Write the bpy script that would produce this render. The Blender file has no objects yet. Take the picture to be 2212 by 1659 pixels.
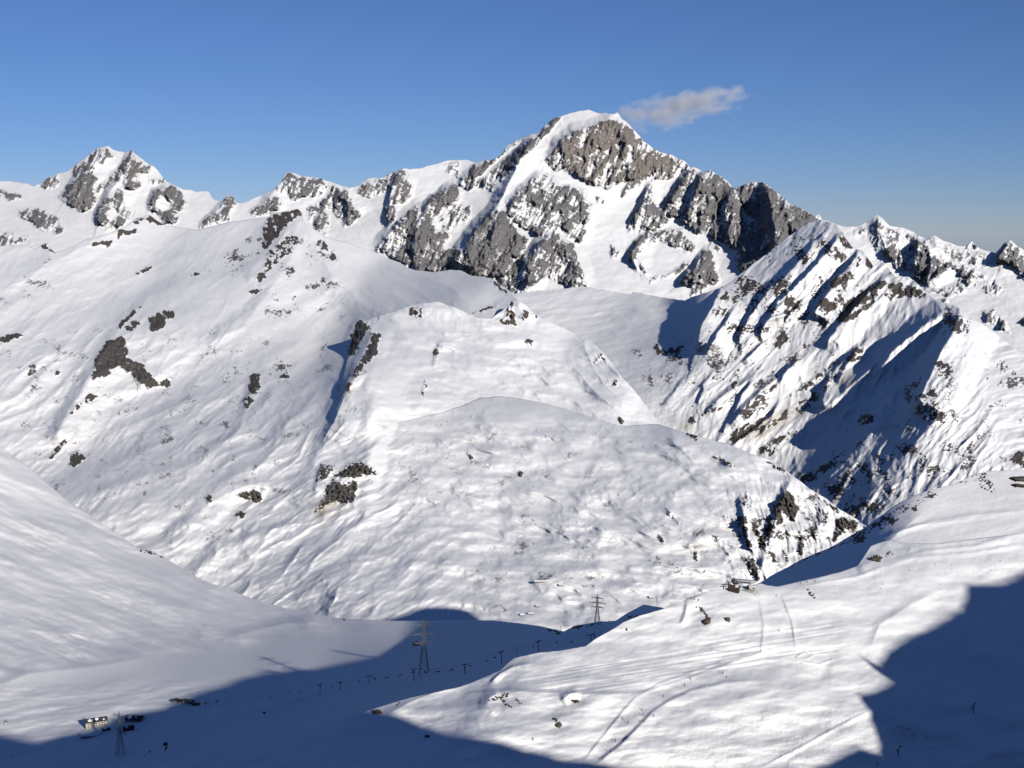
import bpy, bmesh, math, random
import numpy as np
from mathutils import Vector, Matrix

# ------------------------------------------------------------------ camera, sky, sun, exposure
SC = bpy.context.scene
COL = SC.collection
F = 2830.0; CX = 1106.0; CY = 829.5          # focal length and centre in working pixels (frame 2212 x 1659)
PITCH = math.atan(330.0 / F)
cp, sp = math.cos(PITCH), math.sin(PITCH)
cam_d = bpy.data.cameras.new('camera'); cam = bpy.data.objects.new('camera', cam_d); COL.objects.link(cam)
cam_d.sensor_width = 36.0; cam_d.lens = 36.0 * F / 2212.0
cam_d.clip_start = 1.0; cam_d.clip_end = 300000.0
cam.rotation_euler = (math.pi / 2 - PITCH, 0, 0)
SC.camera = cam
SUN_EL = math.radians(20.0); SUN_AZ = math.radians(149.0)      # azimuth clockwise from the view axis (+Y)
SV = np.array([math.sin(SUN_AZ) * math.cos(SUN_EL), math.cos(SUN_AZ) * math.cos(SUN_EL), math.sin(SUN_EL)])
W = bpy.data.worlds.new('World'); SC.world = W; W.use_nodes = True
wn = W.node_tree.nodes; wl = W.node_tree.links
bg = wn['Background']
sky = wn.new('ShaderNodeTexSky'); sky.sky_type = 'NISHITA'; sky.sun_disc = False
sky.sun_elevation = SUN_EL; sky.sun_rotation = SUN_AZ
sky.altitude = 2800; sky.air_density = 1.0; sky.dust_density = 0.0; sky.ozone_density = 8.0
hue = wn.new('ShaderNodeMix'); hue.data_type = 'RGBA'; hue.blend_type = 'MULTIPLY'; hue.inputs[0].default_value = 1.0
hue.inputs[7].default_value = (1.24, 1.0, 1.02, 1)          # the camera's white balance on the sky
wl.new(sky.outputs[0], hue.inputs[6]); wl.new(hue.outputs[2], bg.inputs[0]); bg.inputs[1].default_value = 0.0644
sun_d = bpy.data.lights.new('sun', 'SUN'); sun_d.energy = 4.0; sun_d.angle = math.radians(0.53); sun_d.color = (1.0, 0.955, 0.885)
sun = bpy.data.objects.new('sun', sun_d); COL.objects.link(sun)
sun.rotation_euler = Vector(SV).to_track_quat('Z', 'Y').to_euler()
SC.view_settings.view_transform = 'Standard'; SC.view_settings.look = 'None'
SC.view_settings.exposure = 0.12; SC.view_settings.gamma = 1.0; SC.view_settings.use_curve_mapping = False
SC.cycles.max_bounces = 6; SC.cycles.diffuse_bounces = 0; SC.cycles.volume_bounces = 2
SC.cycles.transparent_max_bounces = 8

# ------------------------------------------------------------------ helpers
def tag(o, label=None, cat=None, group=None, kind=None):
    if label: o['label'] = label
    if cat: o['category'] = cat
    if group: o['group'] = group
    if kind: o['kind'] = kind
    return o

def rays(u, y):
    """direction of the sight line with unit depth along the view axis"""
    dx = (u - CX) / F; dy = (CY - y) / F
    return np.stack([dx + 0 * dy, cp + dy * sp + 0 * dx, -sp + dy * cp + 0 * dx], -1)

def hash2(ix, iy, seed):
    h = (ix.astype(np.int64) * 374761393 + iy.astype(np.int64) * 668265263 + seed * 974634777) & 0xffffffff
    h = ((h ^ (h >> 13)) * 1274126177) & 0xffffffff
    return (h ^ (h >> 16)) & 0xffff

GX = np.cos(np.arange(64) * 2 * np.pi / 64).astype(np.float32); GY = np.sin(np.arange(64) * 2 * np.pi / 64).astype(np.float32)
def perlin(x, y, seed=0):
    x = np.asarray(x, np.float32); y = np.asarray(y, np.float32)
    x0 = np.floor(x); y0 = np.floor(y); fx = x - x0; fy = y - y0
    ix = x0.astype(np.int32); iy = y0.astype(np.int32)
    sx = fx * fx * fx * (fx * (fx * 6 - 15) + 10); sy = fy * fy * fy * (fy * (fy * 6 - 15) + 10)
    def g(a, b, px, py):
        k = hash2(ix + a, iy + b, seed) & 63
        return GX[k] * px + GY[k] * py
    n0 = g(0, 0, fx, fy); n1 = g(1, 0, fx - 1, fy); n2 = g(0, 1, fx, fy - 1); n3 = g(1, 1, fx - 1, fy - 1)
    a = n0 + sx * (n1 - n0); b = n2 + sx * (n3 - n2)
    return (a + sy * (b - a)) * 1.5

def fbm(x, y, octv, seed, gain=0.5, ridged=False):
    s = 0; a = 1.0; t = 0
    for i in range(octv):
        n = perlin(x * 2 ** i + 17.3 * i, y * 2 ** i - 9.1 * i, seed + i)
        if ridged: n = 1 - 2.2 * np.abs(n)
        s = s + a * n; t += a; a *= gain
    return s / t

def aniso(u, y, ang, lp, la, octv, seed, gain=0.5, ridged=False):
    """noise stretched along the direction ang (degrees, image axes, y down): lp across, la along"""
    c, s = math.cos(math.radians(ang)), math.sin(math.radians(ang))
    return fbm((-s * u + c * y) / lp, (c * u + s * y) / la, octv, seed, gain, ridged)

def sstep(x, a, b):
    t = np.clip((x - a) / (b - a), 0, 1)
    return t * t * (3 - 2 * t)

CROPS = {'c1': (0, 258.1, 3.0), 'c2': (663.6, 184.3, 3.0), 'c3': (1327.2, 258.1, 2.5), 'c4': (0, 589.9, 2.5),
         'c5': (737.3, 589.9, 3.0), 'c6': (1401, 737.3, 2.727), 'c7': (0, 1106, 2.727), 'c8': (737.3, 1106, 2.727), 'p': (0, 0, 1.0), 'z1': (0, 432.1, 2.0), 'z2': (1106, 432.1, 2.0)}
def cv(crop, pts):
    ox, oy, k = CROPS[crop]
    a = np.array(pts, float)
    a = a.reshape(-1, 2) if a.ndim == 1 else a
    r = a.copy(); r[:, 0] = ox + a[:, 0] / k; r[:, 1] = oy + a[:, 1] / k
    return r

def seg_dist(U, Y, pts, closed=False):
    """distance, side (+ = right hand of travel in image) and position along a polyline"""
    n = len(pts); best = np.full(U.shape, 1e9, np.float32); side = np.zeros(U.shape, np.float32); pos = np.zeros(U.shape, np.float32)
    for i in range(n if closed else n - 1):
        ax, ay = pts[i][:2]; bx, by = pts[(i + 1) % n][:2]
        dx, dy = bx - ax, by - ay; L2 = dx * dx + dy * dy + 1e-9
        t = np.clip(((U - ax) * dx + (Y - ay) * dy) / L2, 0, 1)
        ex = U - ax - t * dx; ey = Y - ay - t * dy
        d = np.sqrt(ex * ex + ey * ey)
        m = d < best
        best = np.where(m, d, best); side = np.where(m, dx * ey - dy * ex, side); pos = np.where(m, i + t, pos)
    return best, np.sign(side), pos

def inside(U, Y, pts):
    r = np.zeros(U.shape, bool); n = len(pts); j = n - 1
    for i in range(n):
        xi, yi = pts[i]; xj, yj = pts[j]
        if yi != yj:
            c = ((yi > Y) != (yj > Y)) & (U < (xj - xi) * (Y - yi) / (yj - yi) + xi)
            r ^= c
        j = i
    return r

def solve_depth(box, step, ctrl, anchors):
    """log depth on a coarse grid whose gradients follow the ground slopes given at control points
       ctrl: (u, y, a, b), ground rises by a per metre to the right and by b per metre away"""
    u = np.arange(box[0], box[2] + step, step); y = np.arange(box[1], box[3] + step, step)
    U, Y = np.meshgrid(u, y); nu, ny = len(u), len(y)
    def slopes(Uq, Yq):
        c = np.array(ctrl, float)
        w = 1.0 / (((Uq[..., None] - c[:, 0]) ** 2 + (1.35 * (Yq[..., None] - c[:, 1])) ** 2) + 500.0) ** 2.3
        w /= w.sum(-1, keepdims=True)
        return (w * c[:, 2]).sum(-1), (w * c[:, 3]).sum(-1)
    rows = []; cols = []; vals = []; rhs = []; n = 0
    idx = np.arange(nu * ny).reshape(ny, nu)
    def grads(Uq, Yq):
        a, b = slopes(Uq, Yq); d = rays(Uq, Yq)
        q = np.minimum(d[..., 2] - a * d[..., 0] - b * d[..., 1], -0.10)
        return (a / F) / q, ((cp - b * sp) / F) / q
    gu, _ = grads(U[:, :-1] + step / 2, Y[:, :-1]); _, gy = grads(U[:-1], Y[:-1] + step / 2)
    N = nu * ny
    A = np.zeros((N, N)); R = np.zeros(N)
    def add(i, j, t, w):
        i = i.ravel(); j = j.ravel(); t = t.ravel()
        np.add.at(A, (i, i), w); np.add.at(A, (j, j), w); np.add.at(A, (i, j), -w); np.add.at(A, (j, i), -w)
        np.add.at(R, j, w * t); np.add.at(R, i, -w * t)
    add(idx[:, :-1], idx[:, 1:], gu * step, 1.0)
    add(idx[:-1], idx[1:], gy * step, 1.0)
    for (au, ay, r, w) in anchors:
        i = idx[int(np.clip(round((ay - box[1]) / step), 0, ny - 1)), int(np.clip(round((au - box[0]) / step), 0, nu - 1))]
        A[i, i] += w; R[i] += w * math.log(r)
    return u, y, np.linalg.solve(A, R).reshape(ny, nu)

def bicubic(u, y, G, U, Y):
    su = np.clip((U - u[0]) / (u[1] - u[0]), 1, len(u) - 2.001); sy = np.clip((Y - y[0]) / (y[1] - y[0]), 1, len(y) - 2.001)
    iu = np.clip(np.floor(su).astype(int), 1, len(u) - 3); iy = np.clip(np.floor(sy).astype(int), 1, len(y) - 3)
    tu = np.clip(su - iu, -1, 2); ty = np.clip(sy - iy, -1, 2)
    def wts(t):      # uniform cubic B-spline: smooth ground, no creases
        return [(1 - t) ** 3 / 6, (3 * t ** 3 - 6 * t ** 2 + 4) / 6, (-3 * t ** 3 + 3 * t ** 2 + 3 * t + 1) / 6, t ** 3 / 6]
    wu, wy = wts(tu), wts(ty); s = 0
    for a in range(4):
        for b in range(4):
            s = s + wy[a] * wu[b] * G[iy + a - 1, iu + b - 1]
    return s

class Layer:
    """a stretch of mountain side as the ground surface seen along a fan of sight lines, each vertex at its real distance"""
    def __init__(s, name, crest, bottom, u0, u1, step, cstep, ctrl, anchors, jag=(0, 10), rstep=1.0):
        s.name = name; s.jit = 7 if name == 'mountain_range' else 3.5
        u = np.arange(u0, u1 + step, step); crest = np.array(crest, float); o = np.argsort(crest[:, 0]); crest = crest[o]
        bottom = np.array(bottom, float)
        yc = np.interp(u, crest[:, 0], crest[:, 1]); yb = np.interp(u, bottom[:, 0], bottom[:, 1])
        if jag[0]: yc = yc + jag[0] * fbm(u / jag[1], 0 * u + 3.3, 4, 77, 0.6)
        s.rows = int(max(yb - yc) / (step * rstep)) + 1
        t = np.linspace(0, 1, s.rows)[:, None]
        s.U = np.repeat(u[None], s.rows, 0); s.Y = yc[None] + t * (yb - yc)[None]
        box = (u0 - cstep, yc.min() - cstep, u1 + cstep, yb.max() + cstep)
        cu, cy, G = solve_depth(box, cstep, ctrl, anchors)
        s.base = (cu, cy, G); s.K = s.depth(s.U, s.Y)
        s.rock = np.zeros(s.U.shape, np.float32); s.fine = np.zeros(s.U.shape, np.float32)
        s.tint = np.zeros(s.U.shape, np.float32); s.dirt = np.zeros(s.U.shape, np.float32)
        s.H = np.zeros(s.U.shape, np.float32)     # relief in metres towards the viewer
    def depth(s, U, Y): return np.exp(bicubic(*s.base, U, Y))
    def win(s, pts, m):
        p = np.array(pts, float); lo = p[:, :2].min(0) - m; hi = p[:, :2].max(0) + m
        c = np.where((s.U[0] >= lo[0]) & (s.U[0] <= hi[0]))[0]
        if len(c) == 0: return None
        Yw = s.Y[:, c[0]:c[-1] + 1]
        r = np.where(((Yw >= lo[1]) & (Yw <= hi[1])).any(1))[0]
        if len(r) == 0: return None
        return (slice(r[0], r[-1] + 1), slice(c[0], c[-1] + 1))
    def ridge(s, pts, amp, wl, wr, p=1.3, crop='p', jag=0.0):
        """raised rib along a polyline: wl / wr pixels wide on its left / right side"""
        q = cv(crop, pts); w = s.win(q, max(wl, wr) + 10)
        if w is None: return
        U, Y = s.U[w], s.Y[w]
        if jag:
            U = U + jag * fbm(Y / 22, U / 60, 3, 5); Y = Y + jag * fbm(U / 22, Y / 60, 3, 9)
        d, sd, pos = seg_dist(U, Y, q)
        n = len(q) - 1
        # left side in the picture: decided by the mean horizontal offset
        down = q[-1][1] > q[0][1]
        left = (sd > 0) if down else (sd < 0)
        ww = np.where(left, wl, wr)
        fade = np.minimum(1, np.minimum(pos * 2.0 + 0.25, (n - pos) * 2.0 + 0.15))
        s.H[w] += (amp * fade * np.clip(1 - d / ww, 0, 1) ** p).astype(np.float32)
    def dome(s, pts, amp, soft, crop='p'):
        q = cv(crop, pts); w = s.win(q, soft + 4)
        if w is None: return
        U, Y = s.U[w], s.Y[w]
        d, _, _ = seg_dist(U, Y, q, True); d = np.where(inside(U, Y, q), d, -d)
        s.H[w] += (amp * sstep(d, -soft, soft)).astype(np.float32)
    def patch(s, crop, dens, pts, soft=7, tint=0.0, fine=False, bulge=0.0, field='rock', jit=None):
        q = cv(crop, pts); w = s.win(q, soft * 2 + 6)
        if w is None: return
        U, Y = s.U[w], s.Y[w]
        jt = s.jit if jit is None else jit
        Uj = U + jt * fbm(U / 18, Y / 18, 3, 21, 0.6); Yj = Y + jt * fbm(U / 18, Y / 18, 3, 31, 0.6)
        d, _, _ = seg_dist(Uj, Yj, q, True); d = np.where(inside(Uj, Yj, q), d, -d)
        v = (dens * sstep(d, -soft, soft)).astype(np.float32)
        if field == 'dirt':
            s.dirt[w] = np.maximum(s.dirt[w], v); return
        f = s.fine if fine else s.rock
        s.tint[w] = np.where(v > f[w], np.maximum(s.tint[w] * 0, tint), s.tint[w])
        f[w] = np.maximum(f[w], v)
        if bulge: s.H[w] += (bulge * sstep(d, -soft, soft * 2.5)).astype(np.float32)
    def snow(s, crop, pts, soft=5):
        q = cv(crop, pts); w = s.win(q, soft * 2 + 6)
        if w is None: return
        U, Y = s.U[w], s.Y[w]
        Uj = U + 5 * fbm(U / 25, Y / 25, 3, 61, 0.6)
        d, _, _ = seg_dist(Uj, Y, q, True); d = np.where(inside(Uj, Y, q), d, -d)
        s.rock[w] *= (1 - sstep(d, -soft, soft)).astype(np.float32)
    def finish(s, T, Tf, mat, label, back=0.25, drop=0.5, cat='mountain'):
        """T, Tf: noise in 0..1 the rock densities are measured against"""
        s.P = rays(s.U, s.Y) * (s.K - s.H)[..., None]
        m = np.maximum(np.where(s.rock > 0.03, s.rock - T, -1), np.where(s.fine > 0.02, s.fine - Tf, -1)).astype(np.float32)
        P = s.P
        # the far side behind the crest
        top = P[0]; extra = []
        hor = top.copy(); hor[:, 2] = 0; nrm = hor / np.linalg.norm(hor, axis=1)[:, None]
        span = np.linalg.norm(hor, axis=1)[:, None] * back
        for f in (1.0, 0.55, 0.25, 0.08):
            e = top + nrm * span * f; e[:, 2] -= (span * f * drop)[:, 0]
            extra.append(e)
        V = np.concatenate([np.stack(extra), P], 0)
        ny, nu = V.shape[:2]
        def pad(a): return np.concatenate([np.repeat(a[:1] * 0 - 0.3, 4, 0), a], 0).astype(np.float32).ravel()
        idx = np.arange(ny * nu).reshape(ny, nu)
        q = np.stack([idx[:-1, :-1], idx[1:, :-1], idx[1:, 1:], idx[:-1, 1:]], -1).reshape(-1, 4)
        o = grid_mesh(s.name, V.reshape(-1, 3), q, mat)
        at = o.data.attributes.new('rock', 'FLOAT', 'POINT'); at.data.foreach_set('value', pad(m))
        at = o.data.attributes.new('tint', 'FLOAT', 'POINT'); at.data.foreach_set('value', pad(s.tint))
        at = o.data.attributes.new('dirt', 'FLOAT', 'POINT'); at.data.foreach_set('value', pad(s.dirt))
        tag(o, label, cat, kind='structure')
        s.obj = o
        print(s.name, s.U.shape, 'depth', s.K.min(), s.K.max())
        return o
    def at(s, u, y):
        j = int(round((u - s.U[0, 0]) / (s.U[0, 1] - s.U[0, 0]))); j = min(max(j, 0), s.U.shape[1] - 1)
        i = int(np.argmin(np.abs(s.Y[:, j] - y)))
        return Vector(s.P[i, j])

def grid_mesh(name, V, quads, mat, smooth=True):
    me = bpy.data.meshes.new(name)
    me.vertices.add(len(V)); me.vertices.foreach_set('co', np.asarray(V, np.float32).ravel())
    n = len(quads)
    me.loops.add(n * 4); me.loops.foreach_set('vertex_index', np.asarray(quads, np.int32).ravel())
    me.polygons.add(n); me.polygons.foreach_set('loop_start', np.arange(0, n * 4, 4, dtype=np.int32))
    if smooth: me.polygons.foreach_set('use_smooth', np.ones(n, bool))
    me.update(calc_edges=True); me.materials.append(mat)
    o = bpy.data.objects.new(name, me); COL.objects.link(o)
    return o

# ------------------------------------------------------------------ materials
def new_mat(name, base, rough=0.8, spec=0.2, metal=0.0):
    m = bpy.data.materials.new(name); m.use_nodes = True
    b = m.node_tree.nodes['Principled BSDF']
    b.inputs['Base Color'].default_value = (*base, 1); b.inputs['Roughness'].default_value = rough
    b.inputs['Specular IOR Level'].default_value = spec; b.inputs['Metallic'].default_value = metal
    return m

def grain_mat(name, c1, c2, scale, rough=0.85, spec=0.2):
    m = new_mat(name, c1, rough, spec); n = m.node_tree.nodes; l = m.node_tree.links
    tc = n.new('ShaderNodeTexCoord'); nz = n.new('ShaderNodeTexNoise'); nz.inputs['Scale'].default_value = scale; nz.inputs['Detail'].default_value = 5
    r = n.new('ShaderNodeMix'); r.data_type = 'RGBA'; r.inputs[6].default_value = (*c1, 1); r.inputs[7].default_value = (*c2, 1)
    l.new(tc.outputs['Object'], nz.inputs['Vector']); l.new(nz.outputs[0], r.inputs[0]); l.new(r.outputs[2], n['Principled BSDF'].inputs['Base Color'])
    return m

def terrain_mat(name, gscale, rockA=(0.115, 0.11, 0.115), rockB=(0.16, 0.125, 0.095), snow=(0.88, 0.875, 0.866), nd=0.25, soft=(-0.02, 0.05)):
    """snow with bare rock where the 'rock' attribute is positive; gscale = size of the rock grain in metres"""
    m = bpy.data.materials.new(name); m.use_nodes = True
    n = m.node_tree.nodes; l = m.node_tree.links; b = n['Principled BSDF']
    b.inputs['Roughness'].default_value = 0.75; b.inputs['Specular IOR Level'].default_value = 0.12
    geo = n.new('ShaderNodeNewGeometry')
    def noise(sc, det=6, rough=0.6):
        z = n.new('ShaderNodeTexNoise'); z.inputs['Scale'].default_value = sc; z.inputs['Detail'].default_value = det; z.inputs['Roughness'].default_value = rough
        l.new(geo.outputs['Position'], z.inputs['Vector']); return z.outputs[0]
    def attr(a):
        z = n.new('ShaderNodeAttribute'); z.attribute_name = a; return z.outputs['Fac']
    def math_(op, a, bb):
        z = n.new('ShaderNodeMath'); z.operation = op
        for i, v in enumerate((a, bb)):
            if isinstance(v, (int, float)): z.inputs[i].default_value = v
            else: l.new(v, z.inputs[i])
        return z.outputs[0]
    def mix(fac, a, bb):
        z = n.new('ShaderNodeMix'); z.data_type = 'RGBA'
        for i, v in ((0, fac), (6, a), (7, bb)):
            if isinstance(v, (int, float)): z.inputs[i].default_value = v
            elif isinstance(v, tuple): z.inputs[i].default_value = (*v, 1)
            else: l.new(v, z.inputs[i])
        return z.outputs[2]
    def ramp(v, a, bb):
        z = n.new('ShaderNodeMapRange'); z.inputs[1].default_value = a; z.inputs[2].default_value = bb; l.new(v, z.inputs[0]); z.interpolation_type = 'SMOOTHSTEP'; return z.outputs[0]
    g1 = noise(1.0 / gscale); g2 = noise(1.0 / (gscale * 6)); g3 = noise(1.0 / (gscale * 0.35), 4)
    k = math_('ADD', attr('rock'), math_('MULTIPLY', math_('SUBTRACT', g3, 0.5), nd))
    mask = ramp(k, *soft)
    rA = mix(g1, tuple(c * 0.55 for c in rockA), tuple(c * 1.5 for c in rockA))
    rB = mix(g1, tuple(c * 0.5 for c in rockB), tuple(c * 1.5 for c in rockB))
    rock = mix(attr('tint'), rA, rB)
    sn = mix(g2, tuple(c * 0.965 for c in snow), tuple(min(1, c * 1.03) for c in snow))
    sn = mix(attr('dirt'), sn, (0.42, 0.35, 0.26))
    l.new(mix(mask, sn, rock), b.inputs['Base Color'])
    return m

def lean(fn, U, Y, c):
    """ribs that fall off more steeply on their left side"""
    return fn(U + c * fn(U, Y), Y)

def warp(U, Y, amp, lam, seed):
    return U + amp * fbm(U / lam, Y / lam, 2, seed), Y + 0.6 * amp * fbm(U / lam, Y / lam, 2, seed + 50)

def uniform(n):
    """noise to ranks in 0..1"""
    s = float(n.std()) + 1e-9
    return 0.5 + 0.5 * np.tanh(0.9 * (n - n.mean()) / s)

# ------------------------------------------------------------------ ground to the horizon
snow_m = new_mat('snow_plain', (0.86, 0.87, 0.89), 0.75, 0.12)
g = 90000.0
ground = grid_mesh('ground', [(-g, -g, -1900), (g, -g, -1900), (g, g, -1900), (-g, g, -1900)], [(0, 1, 2, 3)], snow_m)
tag(ground, 'snow covered lowland far below the mountains', 'ground', kind='structure')

def crest(*parts):
    out = []
    for c, pts in parts: out += [tuple(p) for p in cv(c, pts)]
    return out

# ------------------------------------------------------------------ the high range on the skyline
far_crest = crest(
    ('p', [-200, 396, -80, 385]),
    ('c1', [0,400, 60,400, 120,410, 170,410, 220,437, 250,420, 300,385, 380,350, 430,340, 480,300, 560,240, 620,190, 660,175, 700,172, 740,195, 770,208, 810,212,
            850,200, 880,225, 940,270, 1000,305, 1030,340, 1060,380, 1100,412, 1150,435, 1190,455, 1240,455, 1270,465, 1350,465, 1370,500, 1390,525, 1440,530,
            1455,500, 1490,490, 1510,500, 1530,540, 1570,545, 1640,510, 1700,490, 1770,455, 1800,430, 1850,350, 1870,340, 1900,343, 1960,365]),
    ('c2', [0,590, 90,605, 200,640, 270,665, 310,660, 360,630, 395,605, 480,600, 540,570, 620,537, 660,543, 760,530, 850,505, 910,487, 990,480, 1050,487, 1090,500,
            1130,490, 1200,480, 1240,465, 1280,420, 1300,385, 1350,360, 1400,335, 1440,320, 1490,315, 1520,285, 1570,235, 1600,210, 1650,200, 1700,180, 1760,163,
            1830,160, 1880,180, 1950,182, 1990,180, 2010,170, 2040,220]),
    ('c3', [60,10, 100,50, 150,105, 200,150, 250,180, 300,185, 350,210, 380,225, 410,260, 430,258, 470,275, 480,290, 520,270, 560,300, 610,330, 640,370, 680,360,
            740,335, 810,340, 850,375, 900,410, 950,455, 1000,475, 1060,510, 1085,530, 1090,510, 1110,512, 1120,540, 1180,560, 1250,580, 1320,575, 1380,545, 1415,515,
            1440,530, 1490,575, 1560,585, 1600,600, 1650,630, 1690,645, 1725,620, 1770,650, 1850,680, 1900,685, 1930,655, 1960,690, 2000,710, 2060,720, 2100,670,
            2140,650, 2180,690, 2212,705]), ('p', [2260, 520, 2320, 545, 2420, 530]))
L1 = Layer('mountain_range', far_crest, [(-200, 640), (500, 560), (700, 600), (1000, 640), (1300, 700), (1600, 720), (1800, 640), (2000, 740), (2420, 820)],
    -140, 2350, 1.9, 26,
    [(-50, 450, .1, .5), (60, 440, .1, .35), (120, 480, .1, .35), (170, 380, .45, .7), (230, 350, .1, .8), (270, 380, -.1, .7), (320, 370, -.45, .6), (370, 440, -.3, .55), (420, 440, 0, .4), (230, 470, .1, .7),
     (350, 500, .1, .5), (480, 450, .2, .6), (560, 430, .2, .6), (640, 400, .0, .8), (720, 410, -.2, .6), (800, 430, .2, .6), (900, 410, -.1, .7), (960, 390, -.25, .65), (1010, 400, .4, .7),
     (760, 500, .1, .4), (850, 520, .3, .8), (960, 540, .5, .8), (1000, 470, .3, .6), (1090, 560, .35, .9), (1180, 540, -.1, .9), (1120, 350, .6, .8), (1180, 300, .6, .8), (1240, 270, .2, .5), (1280, 260, -.05, .55),
     (1250, 350, .2, .9), (1330, 320, -.25, .9), (1400, 340, -.5, .8), (1300, 420, -.1, .7), (1260, 480, -.1, .9), (1320, 480, -.1, .38), (1300, 580, -.05, .33), (1430, 480, .0, .6), (1480, 390, .1, .9), (1540, 420, .3, 1.0),
     (1600, 440, .3, .9), (1640, 500, 1.4, .2), (1620, 540, 1.2, .3), (1690, 480, -.1, .9), (1460, 560, .1, .7), (1530, 600, -.1, .8), (1740, 540, 0, .6), (1850, 530, .2, .6), (1900, 500, -.1, .8), (1940, 560, 0, .8), (2000, 560, .2, .8),
     (2060, 580, .1, .6), (2150, 570, .2, .7), (2190, 620, -.1, .5), (2000, 640, .3, .4), (2100, 660, 0, .4), (2200, 700, 0, .4), (1900, 620, -.2, .5)],
    [(230, 330, 16500, .02), (1260, 280, 22000, .02), (640, 400, 17500, .01), (1900, 500, 20000, .01), (2150, 560, 19000, .01), (1300, 640, 17500, .01), (100, 560, 13500, .005)], jag=(3.0, 22))
R = L1.patch
R('c1', .62, [470,330, 560,240, 650,180, 690,200, 740,240, 690,260, 640,300, 600,330, 540,360, 480,370], tint=.4, bulge=40)
R('c1', .95, [390,500, 430,440, 500,390, 580,330, 620,380, 610,470, 620,540, 560,590, 500,585, 450,550], bulge=60)
R('c1', .72, [850,210, 880,250, 930,290, 1000,310, 950,345, 890,350, 880,400, 920,430, 860,450, 800,450, 800,360, 770,310, 820,250], tint=.3, bulge=60)
R('c1', .62, [800,300, 790,370, 740,420, 640,480, 600,470, 690,400, 750,330], bulge=30)
R('c1', .85, [620,600, 680,520, 740,470, 790,460, 800,560, 870,600, 840,640, 780,690, 700,730, 640,690, 620,640], bulge=60)
R('c1', .9, [965,540, 1000,460, 1050,450, 1110,430, 1160,470, 1200,540, 1200,595, 1150,600, 1140,670, 1090,675, 1030,620, 970,590], bulge=70)
L1.snow('c1', [1000,520, 1060,490, 1110,540, 1110,590, 1050,600, 1010,570]); L1.snow('c1', [690,600, 750,580, 780,620, 720,660])
R('c1', .7, [960,380, 1010,405, 1080,402, 1050,380, 1000,418])
R('c1', .85, [250,420, 300,385, 370,360, 390,400, 370,440, 300,450], tint=.5)
R('c1', .75, [120,590, 230,590, 300,600, 390,650, 410,700, 380,740, 320,730, 240,690, 180,650, 130,630], bulge=30)
R('c1', .6, [-300,760, 0,740, 60,740, 180,760, 200,790, 100,815, 0,830, -300,840]); R('c1', .4, [-300,470, 0,460, 130,490, 140,510, 60,530, 20,490, -300,500])
R('c1', .8, [1300,700, 1290,690, 1340,640, 1420,590, 1410,560, 1460,500, 1500,495, 1530,545, 1470,590, 1480,650, 1400,660], bulge=30)
R('c1', .66, [1780,450, 1850,360, 1900,350, 1960,380, 2060,390, 2212,440, 2190,470, 2100,450, 2050,510, 2000,490, 1950,500, 1900,520, 1850,470], bulge=40)
R('c1', .72, [1620,600, 1680,560, 1740,500, 1790,490, 1850,550, 1800,580, 1700,620, 1650,620])
R('c2', .8, [0,800, 60,770, 120,720, 200,670, 250,690, 270,740, 340,850, 300,890, 250,910, 210,860, 170,800, 120,790, 130,880, 120,960, 60,920, 20,860], bulge=60)
R('c2', .66, [310,690, 390,605, 430,650, 470,600, 540,590, 620,540, 660,590, 690,680, 680,720, 600,760, 530,770, 520,700, 450,690, 400,720, 340,700], tint=.3, bulge=50)
R('c2', .92, [505,790, 540,770, 580,830, 580,860, 520,910, 505,860], bulge=30); R('c2', .55, [910,520, 980,510, 980,600, 940,560, 910,560])
R('c2', .8, [450,1060, 520,970, 590,890, 650,830, 720,770, 740,850, 700,950, 690,1060, 680,1160, 640,1180, 540,1110], bulge=110)
R('c2', .9, [680,1130, 690,960, 740,870, 760,770, 800,720, 880,690, 950,640, 1000,690, 960,760, 900,790, 830,830, 820,880, 840,950, 920,960, 900,1060, 1010,1080, 960,1190, 800,1230, 690,1220], bulge=120)
R('c2', .55, [850,810, 940,760, 1050,790, 1060,850, 1000,890, 960,930, 880,960, 860,880], bulge=30)
R('c2', 1.0, [1150,850, 1230,790, 1290,840, 1350,920, 1430,1000, 1390,1080, 1320,1150, 1280,1240, 1160,1260, 1060,1250, 980,1210, 1010,1080, 1060,970, 1110,910], bulge=160)
R('c2', .82, [990,650, 1010,600, 1080,520, 1180,490, 1290,420, 1400,340, 1500,310, 1580,230, 1640,205, 1600,330, 1540,380, 1480,400, 1430,430, 1380,470, 1320,560, 1250,620, 1200,690, 1130,650, 1050,680], bulge=40)
L1.snow('c2', [1090,610, 1160,540, 1300,420, 1420,330, 1480,320, 1360,420, 1240,520, 1160,600]); L1.snow('c2', [1540,330, 1640,220, 1640,270, 1570,380, 1480,500, 1340,580, 1400,480])
R('c2', .78, [1560,480, 1640,370, 1720,300, 1830,270, 1900,250, 1990,225, 2060,250, 2130,330, 2250,400, 2330,480, 2330,560, 2212,600, 2140,620, 2060,590, 2000,640, 1940,670, 1860,660, 1790,610, 1720,570, 1650,530, 1600,560], tint=.75, bulge=60)
R('c3', .66, [100,60, 200,170, 300,190, 380,230, 410,270, 330,300, 260,330, 180,300, 100,330, 0,340, 0,150], tint=.6)
R('c2', .76, [1300,760, 1380,680, 1480,590, 1560,570, 1640,650, 1700,660, 1790,690, 1830,790, 1820,870, 1790,900, 1800,950, 1770,1010, 1720,1000, 1650,930, 1600,940, 1500,980, 1420,930, 1350,900, 1290,840], bulge=130)
L1.snow('c2', [1330,800, 1370,790, 1370,820, 1330,820]); L1.snow('c2', [1590,860, 1640,810, 1640,870, 1600,880]); L1.snow('c2', [1340,890, 1400,920, 1480,970, 1440,1000, 1370,960])
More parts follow.
